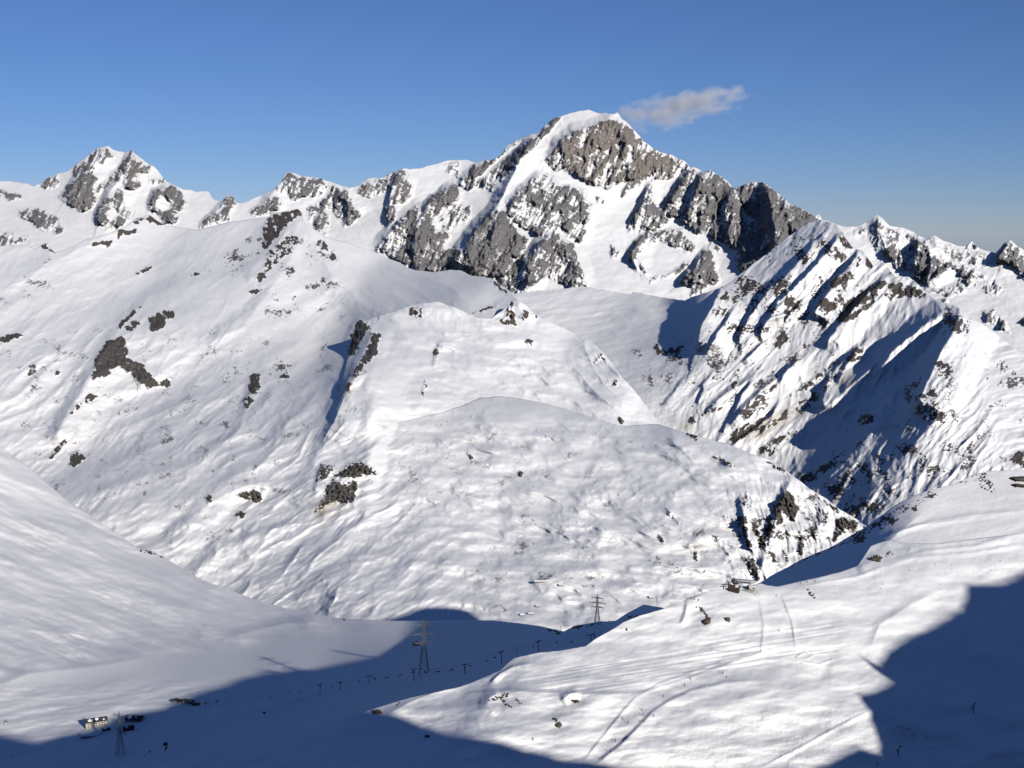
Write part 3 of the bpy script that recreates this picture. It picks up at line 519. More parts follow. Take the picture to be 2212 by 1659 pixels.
for d, pts in [(.9, [750,950, 780,920, 800,890, 850,900, 860,950, 890,980, 860,1060, 820,1040, 790,990, 790,1060, 760,1080, 730,1000]), (.85, [690,1080, 720,1030, 740,1090, 740,1120, 700,1160, 690,1220, 660,1220, 640,1160, 690,1130]), (.85, [540,1040, 570,1040, 590,1140, 610,1220, 580,1220, 550,1110]), (.8, [600,1050, 650,1090, 660,1160, 630,1140]), (.75, [580,1290, 620,1280, 660,1400, 640,1410, 600,1350]), (.7, [560,980, 570,900, 580,890, 570,970]), (.8, [380,1150, 410,1155, 400,1175]),
    (.85, [1100,1130, 1110,1050, 1150,1035, 1210,1050, 1250,1090, 1210,1110, 1160,1110, 1130,1150, 1090,1190]), (.6, [1030,1080, 1040,1010, 1060,1010, 1040,1090]), (.7, [930,1040, 960,1035, 960,1055]), (.6, [990,980, 1000,1000, 1000,1040]), (.7, [880,1240, 900,1140, 920,1150, 910,1260]), (.6, [700,1240, 730,1250, 780,1310, 740,1300]), (.6, [790,1220, 830,1300, 800,1290]), (.7, [380,680, 440,690, 510,740, 470,730]), (.7, [190,525, 290,560, 300,610, 270,580]), (.7, [1040,940, 1140,1000, 1120,1010, 1060,970]), (.7, [700,710, 780,740, 840,790, 760,750]), (.5, [100,970, 130,1010, 200,1090, 120,1020]), (.7, [60,1140, 90,1150, 90,1180, 60,1170]), (.6, [260,1230, 290,1240, 290,1300, 260,1280])]:
    R('c6', d, pts, soft=4, tint=.5)
for c, d, pts in [('c6', .3, [440,960, 700,880, 1000,900, 1280,1100, 1000,1300, 560,1400, 520,1200]), ('c6', .14, [0,1100, 400,1080, 560,1400, 200,1450, 0,1400]), ('c4', .2, [1360,420, 1700,420, 1560,600, 1100,570, 1250,480]), ('c4', .16, [0,20, 300,0, 300,120, 0,160]), ('c4', .22, [1400,180, 1500,60, 1750,60, 2000,160, 1700,280, 1500,260]), ('c4', .14, [800,900, 1000,780, 1300,700, 1350,880, 1000,1000, 700,1020]),
    ('c4', .12, [450,1180, 600,1060, 1100,1080, 1100,1300, 900,1400, 500,1200]), ('c4', .2, [1700,1130, 1720,1060, 1840,1050, 1800,1200]), ('c4', .22, [60,600, 250,480, 420,430, 350,600, 180,640]), ('c4', .18, [1780,560, 1980,480, 1900,760, 1820,700]), ('c8', .12, [800,0, 1300,0, 1500,200, 1900,300, 2100,250, 1500,480, 800,400]), ('c8', .3, [780,560, 980,580, 960,620, 820,600]), ('c4', .12, [850,1320, 1250,1300, 1300,1480, 900,1500]), ('c1', .2, [1300,980, 1560,780, 1760,650, 1700,900, 1500,1000]), ('c1', .28, [1800,900, 2000,750, 2160,850, 2200,1150, 1900,1150]), ('c4', .1, [0,300, 1800,300, 1800,1200, 300,1200, 0,700]), ('c5', .07, [0,900, 2000,1000, 2000,1600, 0,1600])]:
    R(c, d, pts, soft=22, fine=True, tint=.4)
R('z1', .95, [1450,1190, 1500,1150, 1560,1135, 1610,1160, 1632,1190, 1580,1180, 1530,1200]); R('z1', .92, [1410,1250, 1440,1215, 1480,1230, 1530,1215, 1545,1245, 1520,1300, 1470,1310, 1420,1300, 1400,1330]); R('z1', .85, [1370,1210, 1390,1150, 1440,1160, 1430,1185, 1395,1225])
R('z1', .95, [480,620, 530,600, 550,640, 540,690, 600,720, 650,760, 660,790, 610,800, 560,740, 500,720, 440,770, 400,770, 420,680]); R('z1', .9, [680,490, 740,480, 755,510, 700,520, 680,565, 650,560]); R('z1', .9, [1090,830, 1090,770, 1115,755, 1125,790, 1115,830])
R('z1', .95, [1500,680, 1520,580, 1550,520, 1590,525, 1560,600, 1530,660]); R('z1', .92, [1560,690, 1590,640, 1610,570, 1640,580, 1630,640, 1590,700])
R('c4', .75, [1700,1290, 1730,1220, 1790,1190, 1840,1210, 1800,1270, 1740,1330], soft=10, field='dirt'); R('c4', .3, [1690,1310, 1760,1250, 1900,1230, 1860,1290, 1750,1380], soft=10, field='dirt')
for c, pts, a, wl, wr, pw in [
    ('c4', [1990,270, 1950,380, 1900,520, 1840,680, 1790,800], 34, 26, 60, 1.2), ('c1', [1960,640, 1850,740, 1720,900, 1560,1000], 60, 60, 60, 1.3), ('c1', [1970,660, 2060,860, 2212,1130], 40, 40, 60, 1.3), ('c4', [900,200, 780,290, 640,350, 540,440, 500,560, 380,740, 280,960], 50, 60, 80, 1.4),
    ('c4', [660,430, 780,510, 900,600], 22, 40, 22, 1.2), ('c4', [1380,550, 1340,680, 1300,830, 1230,910], 20, 16, 40, 1.3), ('c5', [620,470, 720,480, 900,540, 1060,650, 1200,760, 1400,800], 18, 30, 30, 1.5), ('c5', [1560,410, 1620,600, 1700,720, 1900,900], 26, 50, 40, 1.4), ('c5', [480,220, 640,230, 800,270, 1000,320], 26, 40, 40, 1.3), ('c5', [1120,180, 1180,260, 1270,290], 30, 40, 50, 1.3),
    ('c6', [850,800, 800,900, 740,1080, 690,1230, 650,1400], 20, 16, 30, 1.2), ('c6', [560,900, 560,1050, 600,1220], 14, 10, 26, 1.2), ('c6', [1050,940, 1020,1060, 960,1200], 14, 16, 26, 1.2), ('c4', [1730,1050, 1720,1130, 1700,1200], 10, 10, 30, 1.2),
    ('c8', [0,270, 200,250, 420,290, 760,330], 10, 22, 22, 1.5), ('c4', [1050,1640, 1100,1560, 1180,1470, 1280,1480], 16, 24, 40, 1.6), ('c4', [1290,1470, 1400,1400, 1560,1360, 1700,1340], 12, 20, 30, 1.6), ('c4', [980,1370, 1100,1260, 1300,1150, 1450,1150], 14, 26, 30, 1.6), ('c1', [280,800, 330,900, 180,1040, 0,1090], 24, 30, 26, 1.4),
    ('c1', [970,620, 800,700, 560,800, 300,960], 26, 50, 40, 1.4), ('c1', [1480,680, 1200,860, 900,1000, 700,1100], 26, 60, 50, 1.6)]:
    for L_ in HILL: L_.ridge(pts, a, wl, wr, pw, c, jag=4)
for c, pts, a, wl, wr, pw in [('z1', [1310,150, 1230,290, 1130,440, 1060,540, 900,620], 26, 26, 60, 1.1), ('z1', [1330,180, 1450,330, 1600,480], 22, 40, 30, 1.2), ('z1', [640,430, 560,520, 480,600, 400,740, 300,900, 220,1060], 26, 22, 60, 1.1), ('z1', [850,320, 650,420, 500,520, 350,640, 100,690], 16, 24, 50, 1.2),
    ('z1', [640,90, 400,180, 200,290, 0,360], 20, 30, 60, 1.2), ('z1', [1150,290, 900,350, 700,400], 10, 20, 40, 1.2), ('z1', [1060,960, 960,1060, 800,1150, 600,1200, 350,1290], 14, 20, 44, 1.2), ('z1', [1620,540, 1560,680, 1500,800, 1450,950, 1380,1060], 24, 14, 50, 1.1), ('z1', [900,650, 1080,650, 1180,640], 8, 20, 26, 1.2),
    ('z1', [880,1260, 1000,1230, 1150,1220, 1250,1250], 7, 16, 26, 1.3), ('z1', [930,1530, 940,1490, 1000,1475, 1060,1500, 1090,1560], 8, 16, 30, 1.3), ('z1', [1100,1500, 1200,1410, 1350,1390], 8, 14, 26, 1.3), ('z1', [720,1440, 800,1390, 870,1400, 910,1450], 7, 14, 20, 1.3), ('z1', [760,690, 560,800, 420,900], 10, 22, 30, 1.2), ('z1', [1200,790, 1130,900, 1060,960], 12, 16, 40, 1.1),
    ('z1', [1000,800, 800,870, 640,940, 480,1010], 9, 16, 34, 1.2), ('z1', [1380,820, 1300,920, 1180,980], 9, 14, 30, 1.2), ('z1', [700,1050, 560,1120, 400,1180], 8, 16, 30, 1.2), ('z1', [180,520, 60,610, 0,650], 10, 20, 30, 1.2), ('z1', [300,640, 150,780, 40,880], 9, 12, 30, 1.2), ('z1', [360,700, 240,830, 110,960], 8, 10, 24, 1.2), ('z1', [900,640, 960,560, 1080,480, 1180,400], 9, 18, 36, 1.2),
    ('z1', [1350,780, 1300,830, 1220,860], 7, 10, 20, 1.2), ('z1', [1340,920, 1240,960, 1160,990], 7, 12, 22, 1.2), ('z1', [1900,630, 1880,690, 1870,720], 8, 8, 20, 1.2), ('z1', [1540,520, 1500,600, 1480,680], 16, 10, 26, 1.1),
    ('z2', [330,600, 430,720, 560,870], 12, 30, 20, 1.2), ('z2', [0,690, 120,770, 280,880, 440,965], 8, 20, 26, 1.3), ('z2', [130,690, 270,720, 360,830, 480,930], 7, 16, 22, 1.3), ('z2', [660,1040, 800,1060, 950,1120], 8, 18, 24, 1.3), ('z2', [980,1260, 1000,1400, 1060,1560], 9, 8, 20, 1.2), ('z2', [1150,1290, 1130,1420, 1100,1520], 8, 8, 18, 1.2), ('z2', [400,1010, 600,1050, 800,1150, 900,1200], 6, 20, 26, 1.3)]:
    for L_ in HILL: L_.ridge(pts, a * 1.5, wl, wr, pw, c, jag=5)
hill_m = terrain_mat('middle_hill', 5, (0.085, 0.079, 0.076), (0.105, 0.086, 0.068), nd=0.45, soft=(-0.05, 0.08))
for L_, lab in ((L2, 'broad sunlit snowy hill behind, with dark outcrops and a rocky top'), (L2b, 'sunlit snowy knoll with a rocky crest in the middle of the picture'), (L2c, 'wide rounded snow dome in front of the knoll, above the pass')):
    U, Y = L_.U, L_.Y
    lf = 1 - sstep(U - 0.35 * (Y - 800), 680, 920); rt = 1 - lf
    low = sstep(Y, 950, 1250)
    Uw, Yw = warp(U, Y, 22, 150, 705)
    mod = sstep(fbm(U / 170, Y / 100, 2, 707), -.3, .35); mod2 = sstep(fbm(U / 110, Y / 70, 2, 709), -.1, .4)
    band = aniso(Uw, Yw, 151, 62, 250, 2, 700, 0.5); band2 = aniso(Uw, Yw, 154, 24, 110, 3, 720, 0.5)
    gull = aniso(Uw, Yw, 128, 16, 150, 3, 740, 0.5, True) * sstep(-U + 0.4 * (Y - 700), -420, -120) * sstep(Y, 700, 800)
    flat = aniso(Uw, Yw, 188, 46, 190, 2, 760, 0.5); flat2 = aniso(Uw, Yw, 194, 19, 75, 3, 780, 0.5); hum = aniso(Uw, Yw, 198, 22, 60, 3, 785, 0.45)
    steep = sstep(U, 1530, 1640) * sstep(Y, 1000, 1080) * aniso(Uw, Yw, 75, 13, 70, 3, 790, 0.5, True)
    L_.H += 13 * lean(lambda a, b: fbm(a / 84, b / 38, 3, 712, .5), U, Y, 16) + 5 * mod2 * lean(lambda a, b: fbm(a / 36, b / 17, 3, 714, .5), U, Y, 8)
    L_.H += lf * (26 * band + (3 + 4.5 * mod) * band2) + 5 * gull * mod2 + rt * (26 * flat + (2 + 6 * mod) * flat2) + low * (1.5 + 2.5 * mod2) * hum + 7 * steep + lf * (6 + 11 * mod) * lean(lambda a, b: aniso(a, b, 144, 46, 150, 3, 802, .5, True), Uw, Yw, 12) + rt * (5 + 11 * mod2) * lean(lambda a, b: aniso(a, b, 200, 44, 130, 3, 804, .48, True), Uw, Yw, 10) + 3.5 * (1 - mod) * lean(lambda a, b: fbm(a / 34, b / 24, 4, 806, .52, True), U, Y, 8) + (.3 + .9 * mod2) * fbm(U / 16, Y / 9, 4, 800, .6) + np.clip(L_.rock, 0, 1) * 24 * fbm(U / 9, Y / 10, 4, 810, .6, True)
    T = .9 * uniform(fbm(U / 14, Y / 12, 6, 820, 0.72)); Tf = uniform(.7 * fbm(U / 5, Y / 3, 3, 840, 0.7) + 1.1 * fbm(U / 48, Y / 30, 3, 850, .6) + 0.5 * aniso(U, Y, 142, 3.5, 16, 2, 860))
    L_.fine *= 0.5
    L_.finish(T, Tf, hill_m, lab, 0.06, 0.45, 'hill')

# ------------------------------------------------------------------ left-hand slope, frozen lake and the floor of the pass
pass_crest = crest(('p', [-200, 880, -100, 920, 0, 965, 60, 1008, 150, 1085, 190, 1110, 300, 1185, 330, 1190, 430, 1250, 560, 1298, 640, 1320, 740, 1336, 850, 1341, 930, 1341, 1010, 1340, 1065, 1340, 1120, 1346, 1170, 1353, 1218, 1364, 1240, 1352, 1290, 1343, 1330, 1341, 1355, 1324, 1390, 1306, 1430, 1312, 1500, 1340]))
L5 = Layer('mountain_pass', pass_crest, [(-200, 1760), (500, 1740), (800, 1660), (900, 1600), (1000, 1540), (1100, 1475), (1200, 1432), (1300, 1400), (1400, 1362), (1500, 1352)],
    -140, 1480, 2.2, 22,
    [(20, 1020, -.25, .18), (100, 1120, -.22, .12), (-60, 1000, -.25, .2), (60, 1250, -.15, .1), (250, 1230, -.2, .08), (400, 1290, -.15, .05), (550, 1330, -.12, .02), (200, 1330, -.1, .08), (100, 1400, -.05, .05), (350, 1370, -.06, .04), (400, 1430, .02, -.05), (600, 1400, .02, -.05), (250, 1450, .01, -.03), (500, 1470, .02, -.04), (700, 1365, -.02, 0), (820, 1380, -.02, -.01),
     (60, 1520, -.05, .06), (300, 1500, -.02, .05), (150, 1570, 0, .02), (420, 1530, 0, .03), (620, 1480, .02, .03), (750, 1470, .1, -.05), (400, 1620, .1, -.1), (700, 1560, .12, -.13), (900, 1480, .12, -.15), (960, 1360, .55, -.22), (1000, 1390, .55, -.22), (1100, 1360, .55, -.22), (1120, 1390, .5, -.22), (1200, 1400, .4, -.22), (1290, 1370, .4, -.2), (1200, 1375, .4, -.22), (920, 1400, .35, -.2), (100, 1640, .06, -.1), (900, 1600, .1, -.15), (1100, 1500, .12, -.15)],
    [(400, 1430, 2000, .2), (1290, 1345, 1650, .3), (1100, 1420, 1420, .1), (0, 990, 2620, .3), (200, 1140, 2330, .2), (450, 1270, 2180, .2)], jag=(0.8, 12), rstep=1.2)
for pts, a, wl, wr, pw in [([0,1180, 120,1210, 240,1240, 330,1300, 470,1330], 5, 30, 30, 1.6), ([0,1110, 150,1160, 260,1230, 420,1280], 5, 24, 24, 1.6), ([490,1377, 560,1360, 620,1346, 700,1343], 5, 14, 20, 1.4), ([0,1478, 60,1455, 200,1440, 320,1420], 4, 20, 20, 1.6), ([620,1310, 500,1270, 440,1240], 4, 10, 14, 1.3), ([0,1340, 60,1360, 150,1368, 240,1390], 5, 18, 30, 1.5),
    ([420,1560, 520,1530, 600,1500, 660,1490], 3.5, 10, 20, 1.5), ([500,1545, 640,1510, 720,1480], 3, 12, 12, 1.5)]:
    L5.ridge(pts, a * 2.6, wl * 1.3, wr * 1.6, pw, 'p', jag=1.5)
for c, d, pts in [('c7', .75, [820,230, 860,222, 900,240, 990,275, 960,275, 880,245]), ('c7', .7, [1040,300, 1075,305, 1060,315]), ('c7', .7, [1490,505, 1510,500, 1505,520]), ('c7', .85, [2010,625, 2035,615, 2030,635]), ('c8', .8, [425,785, 440,773, 470,780, 455,792]), ('c7', .75, [840,1430, 880,1405, 900,1410, 870,1430]), ('c7', .8, [960,1400, 975,1370, 990,1385, 970,1410]), ('c7', .8, [1510,1490, 1530,1475, 1550,1480, 1520,1500]), ('c7', .8, [1935,1330, 1950,1310, 1965,1325]), ('c8', .8, [180,1190, 215,1165, 250,1180, 235,1210, 200,1205]), ('c8', .8, [495,1320, 515,1310, 520,1335, 500,1335]), ('c8', .7, [1200,690, 1270,720, 1290,712, 1240,690]), ('c8', .85, [1345,690, 1370,668, 1440,668, 1560,645, 1400,690]), ('c8', .7, [1670,630, 1710,605, 1760,610, 1730,625]), ('c7', .6, [1540,1185, 1580,1175, 1560,1190])]:
    L5.patch(c, d, pts, soft=3, tint=.4)
for c, d, pts in [('c7', .1, [0,1440, 300,1400, 250,1430, 0,1470])]:
    L5.patch(c, d, pts, soft=12, fine=True)
U, Y = L5.U, L5.Y
slope = 1 - sstep(Y - 0.16 * (600 - U), 1340, 1420); lake = sstep(Y + 0.12 * (U - 300), 1405, 1430) * (1 - sstep(Y + 0.02 * U, 1465, 1500))
rough = np.clip(1 - lake, 0.03, 1)
L5.H += rough * (slope * (26 * aniso(U, Y, 22, 44, 220, 3, 900, .45) + 0.8 * aniso(U, Y, 8, 11, 80, 3, 910) + 7 * sstep(fbm(U / 160, Y / 90, 2, 905), -.1, .4) * aniso(U, Y, 26, 20, 90, 3, 915, .5, True)) + (1 - slope) * (7 * aniso(U, Y, -8, 24, 120, 3, 920)) + 1.6 * aniso(U, Y, 0, 8, 34, 3, 930))
T = uniform(fbm(U / 7, Y / 7, 5, 940, 0.6)); Tf = uniform(fbm(U / 8, Y / 4, 3, 950, 0.55))
pass_m = terrain_mat('pass_snow', 5, (0.06, 0.055, 0.05), (0.08, 0.065, 0.05), nd=0.35)
L5.finish(T, Tf, pass_m, 'snow covered pass with a frozen lake and a smooth slope rising to one side', 0.02, 0.35, 'pass')

# ------------------------------------------------------------------ near ski slope
near_crest = crest(('p', [200, 1690, 400, 1640, 560, 1600, 700, 1566]), ('c8', [100,1190, 250,1140, 400,1095, 560,1060, 700,1030, 780,1000, 850,970, 940,930, 980,890, 1020,860, 1150,830, 1300,815, 1440,790, 1500,745, 1600,690, 1660,650, 1760,610, 1900,570, 2010,530, 2040,505, 2120,480]),
    ('c6', [150,1555, 240,1510, 320,1480, 380,1465, 430,1460, 500,1447, 580,1440, 660,1425, 700,1438, 760,1444, 900,1412, 1000,1390, 1130,1358, 1230,1322, 1280,1250, 1310,1203, 1400,1172, 1560,1190, 1700,1192, 1900,1165, 2212,1130]), ('p', [2300, 1150, 2420, 1140]))
L7 = Layer('ski_slope', near_crest, [(200, 1780), (2420, 1780)], 240, 2370, 2.1, 24,
    [(1480, 1320, -0.26, 0.45), (1600, 1340, -0.34, 0.45), (1530, 1370, -0.29, 0.4), (1580, 1275, -0.2, 0.06), (1660, 1275, -0.2, 0.04), (1750, 1320, -0.29, 0.32), (1750, 1265, -0.23, 0.09), (1850, 1240, -0.2, 0.09), (1900, 1270, -0.24, 0.3), (1930, 1190, 0, 0.05), (2050, 1220, -0.1, 0.32), (2150, 1200, -0.1, 0.3), (2100, 1400, -0.12, 0.14), (2200, 1300, -0.09, 0.14),
     (1300, 1390, -0.215, 0.3), (1450, 1380, -0.265, 0.3), (1200, 1420, -0.18, 0.26), (1100, 1450, -0.025, 0.24), (1500, 1460, -0.212, 0.06), (1650, 1450, -0.26, 0.12), (1700, 1400, -0.265, 0.25), (1400, 1475, -0.2, 0.04), (1250, 1485, -0.17, 0.07), (1700, 1530, -0.29, 0.3), (1600, 1600, -0.31, 0.3), (1500, 1540, -0.265, 0.22), (1400, 1600, -0.28, 0.26), (1300, 1560, -0.25, 0.3), (1180, 1560, -0.23, 0.3), (950, 1530, -0.025, 0.26), (1060, 1530, 0, 0.08), (1030, 1512, 0.5, -0.1),
     (880, 1600, 0.12, -0.12), (700, 1640, 0.12, -0.13), (500, 1680, 0.12, -0.13), (950, 1680, 0.12, -0.1), (1150, 1640, -0.06, 0.12), (1300, 1650, -0.265, 0.22), (2000, 1550, -0.09, 0.14), (1850, 1450, -0.25, 0.26), (1800, 1600, -0.28, 0.28), (2150, 1600, -0.06, 0.14), (1500, 1760, -0.19, 0.25)],
    [(1390, 1530, 800, .2), (1960, 1200, 1050, .12)], jag=(0.6, 10), rstep=1.15)
U, Y = L7.U, L7.Y
for pts, a, wl, wr, pw in [
    ([1980,1470, 2010,1540]  , 0.1, 4, 4, 1),
    # groomed runs: banks beside them
    ([1265,1640, 1300,1595, 1340,1545, 1370,1510, 1420,1480, 1500,1450, 1560,1430], 1.6, 5, 9, 1.2), ([1290,1650, 1340,1610, 1380,1570, 1410,1540, 1445,1515, 1500,1490, 1570,1475, 1640,1470], 3.2, 7, 22, 1.1),
    ([1000,1499, 1100,1493, 1200,1497, 1300,1500, 1400,1497], 3.0, 8, 26, 1.2), ([1060,1475, 1080,1455, 1110,1440, 1150,1433], 3.4, 6, 12, 1.2), ([1360,1505, 1410,1490, 1500,1460, 1600,1425, 1680,1400], 1.4, 5, 7, 1.2), ([1740,1425, 1760,1412, 1790,1412, 1800,1425, 1770,1435, 1735,1430, 1720,1420, 1740,1408, 1780,1405], 1.3, 4, 4, 1.2),
    ([1640,1290, 1650,1350, 1645,1410, 1560,1430], 1.2, 5, 14, 1.2), ([1690,1290, 1710,1340, 1720,1400], 1.8, 4, 10, 1.2), ([1900,1220, 2000,1190, 2100,1180, 2212,1150], 2.4, 6, 14, 1.3), ([1720,1270, 1850,1245, 1970,1205, 2090,1195, 2212,1175], 2.2, 6, 10, 1.3), ([1850,1200, 1930,1150, 2020,1125, 2130,1110, 2212,1105], 2.2, 8, 14, 1.4), ([1960,1195, 1970,1185, 1960,1178, 1930,1176], 1.2, 4, 4, 1.3),
    ([1640,1659, 1720,1620, 1800,1575, 1880,1535], 2.0, 5, 9, 1.2), ([1880,1400, 1900,1350, 1960,1310, 2020,1280], 3.0, 16, 30, 1.5), ([1500,1330, 1560,1310, 1600,1330], 1.2, 8, 10, 1.4), ([840,1540, 900,1510, 960,1490, 1010,1478], 4, 14, 20, 1.4), ([1075,1545, 1050,1520, 1060,1505, 1080,1495], 6, 22, 26, 1.3), ([1255,1495, 1230,1500, 1210,1515], 5, 16, 20, 1.3),
    ([1485,1300, 1480,1330, 1470,1350], 3, 8, 18, 1.3), ([1520,1285, 1480,1300], 3, 10, 20, 1.3), ([1900,1200, 1880,1215, 1850,1230], 5, 18, 30, 1.3), ([1990,1110, 1940,1150, 1900,1190], 5, 22, 30, 1.4)]:
    L7.ridge(pts, a, wl, wr, pw, 'p', jag=1.5)
for c, d, pts in [('c6', .9, [1300,1275, 1340,1258, 1380,1270, 1370,1290, 1320,1293]), ('c6', .7, [1390,1250, 1420,1240, 1435,1252, 1400,1262]), ('c6', .8, [310,1580, 325,1570, 335,1600, 355,1620, 370,1640, 350,1655, 325,1640, 330,1620]), ('c6', .6, [920,1450, 950,1460, 990,1500, 980,1520, 940,1490]), ('c6', .6, [240,1510, 300,1520, 300,1540, 250,1520]), ('c6', .75, [1810,790, 1850,785, 1880,800, 1840,805]), ('c6', .75, [1890,795, 1905,780, 1910,800]), ('c6', .8, [1950,800, 1980,770, 2000,790, 1960,800]), ('c6', .8, [1960,800, 2000,830, 2030,840, 2000,840]), ('c6', .7, [1940,850, 2020,890, 1990,870]), ('c6', .95, [2140,810, 2230,815, 2240,832, 2150,822]), ('c6', .9, [2140,850, 2170,845, 2240,850, 2230,860, 2150,860]),
    ('c8', .75, [850,1130, 880,1100, 960,1062, 985,1070, 980,1090, 890,1110]), ('c8', .7, [930,1100, 960,1105, 1005,1150, 990,1155, 940,1120]), ('c8', .7, [1000,1085, 1040,1100, 1075,1135, 1060,1135]), ('c8', .8, [1340,1100, 1365,1105, 1395,1125, 1380,1132]), ('c8', .75, [1230,1210, 1250,1210, 1300,1250, 1290,1270, 1260,1245]), ('c8', .6, [320,1130, 350,1110, 345,1135, 325,1145]), ('c8', .6, [1640,680, 1670,680, 1720,695, 1680,700]), ('c8', .6, [1220,860, 1260,865, 1255,875]), ('c8', .7, [2080,555, 2120,560, 2140,590, 2120,590]), ('c8', .85, [2120,655, 2140,615, 2150,600, 2160,630, 2180,650, 2150,662]), ('c8', .6, [805,1110, 830,1105, 825,1125])]:
    L7.patch(c, d, pts, soft=2.5, tint=.6)
for c, d, pts in [('c6', .05, [1500,1000, 2212,900, 2212,1400, 1000,1500])]:
    L7.patch(c, d, pts, soft=6, fine=True, tint=.4)
L7.H += 13 * fbm(U / 230, Y / 100, 3, 970) + 3.2 * lean(lambda a, b: fbm(a / 90, b / 40, 3, 975, .5), U, Y, 10) + 1.6 * aniso(U, Y, -12, 30, 150, 3, 980) + 0.42 * fbm(U / 15, Y / 8, 3, 990, .55)
# ski tracks: fine grooves along the runs, lumpy crust elsewhere
trk = sstep(Y - (1515 - 0.17 * (U - 1000)), -55, -20) * (1 - sstep(Y - (1515 - 0.17 * (U - 1000)), 20, 40)) * sstep(U, 1080, 1250) * (1 - sstep(U, 1750, 1900))
L7.H += trk * 1.3 * aniso(U, Y, -9, 5, 260, 2, 1000)
crust = sstep(Y - (1500 + 0.0 * U), 0, 60) * sstep(U - 1350 + (Y - 1659) * 0.9, 0, 80)
L7.H += crust * 0.55 * fbm(U / 7, Y / 5, 3, 1010, 0.6)
T = uniform(fbm(U / 6, Y / 5, 5, 1020, 0.6)); Tf = uniform(fbm(U / 7, Y / 4, 3, 1030, 0.55) + .4 * aniso(U, Y, -40, 4, 16, 2, 1040))
near_m = terrain_mat('near_snow', 3, (0.09, 0.08, 0.072), (0.12, 0.095, 0.07), nd=0.35)
L7.finish(T, Tf, near_m, 'near groomed ski slope with piste tracks below the viewpoint', 0.02, 0.5, 'slope')

# ------------------------------------------------------------------ shoulder behind the ski slope
sh_crest = crest(('p', [1560, 1300]), ('c6', [520,1490, 600,1450, 660,1420, 740,1370, 820,1330, 900,1285, 980,1250, 1080,1210, 1180,1150, 1270,1100, 1320,1060, 1380,1020, 1430,980, 1480,950, 1560,910, 1640,880, 1760,850, 1830,830, 1900,790, 2000,765, 2100,760, 2212,760]), ('p', [2270, 1030, 2330, 1080, 2420, 1130]))
k_edge = float(L7.K[0, np.argmin(abs(L7.U[0] - 1960))]); print('shoulder anchor', k_edge)
L8 = Layer('snowy_shoulder', sh_crest, [(1560, 1360), (1900, 1300), (1960, 1230), (2420, 1215)], 1590, 2370, 1.6, 20,
    [(1640, 1265, .95, -.14), (1720, 1240, .95, -.14), (1800, 1200, .95, -.12), (1850, 1170, .9, -.1), (1900, 1120, .7, -.02), (1860, 1230, .7, -.05), (1930, 1090, .5, .05), (1970, 1070, .3, .1), (1960, 1120, -.05, .26), (2000, 1110, -.25, .3), (2050, 1060, -.12, .32), (2100, 1150, -.15, .3), (2150, 1060, -.08, .32), (2200, 1100, -.08, .3), (1990, 1170, -.1, .26), (2100, 1190, -.12, .26)],
    [(1960, 1185, k_edge * 1.03, .3), (2150, 1170, k_edge * 1.05, .05), (2110, 1050, k_edge * 1.12, 1.), (1975, 1080, k_edge * 1.08, 1.), (2250, 1040, k_edge * 1.14, 1.)], jag=(0.8, 10))
U, Y = L8.U, L8.Y
for pts, a, wl, wr, pw in [([1850,1200, 1930,1150, 2020,1125, 2130,1110, 2212,1105], 2.2, 8, 14, 1.4), ([1990,1110, 1940,1150, 1900,1190], 4, 22, 30, 1.4), ([1900,1165, 1980,1135, 2100,1120], 1.6, 6, 12, 1.4)]:
    L8.ridge(pts, a, wl, wr, pw, 'p', jag=1.5)
for c, d, pts in [('c6', .75, [1810,790, 1850,785, 1880,800, 1840,805]), ('c6', .75, [1890,795, 1905,780, 1910,800]), ('c6', .8, [1950,800, 1980,770, 2000,790, 1960,800]), ('c6', .8, [1960,800, 2000,830, 2030,840, 2000,840]), ('c6', .7, [1940,850, 2020,890, 1990,870]), ('c6', .95, [2140,810, 2230,815, 2240,832, 2150,822]), ('c6', .9, [2140,850, 2170,845, 2240,850, 2230,860, 2150,860])]:
    L8.patch(c, d, pts, soft=2.5, tint=.6)
for c, d, pts in [('c6', .4, [650,1420, 900,1280, 1280,1095, 1640,880, 1700,900, 1500,1040, 1260,1180, 1100,1220, 900,1290]), ('c6', .16, [1760,780, 2050,780, 2030,890, 1900,880])]:
    L8.patch(c, d, pts, soft=6, fine=True, tint=.3)
L8.H += 3 * fbm(U / 150, Y / 70, 3, 1200) + 1.2 * aniso(U, Y, -14, 26, 130, 3, 1210) + 0.4 * fbm(U / 15, Y / 8, 3, 1220, .55)
T = uniform(fbm(U / 6, Y / 5, 5, 1230, 0.6)); Tf = uniform(.6 * fbm(U / 7, Y / 4, 3, 1240, 0.55) + .5 * aniso(U, Y, -40, 4, 16, 2, 1250) + .7 * fbm(U / 40, Y / 30, 2, 1260))
L8.finish(T, Tf, near_m, 'snowy shoulder behind the ski slope with a shaded flank above the valley', 0.02, 0.5, 'slope')

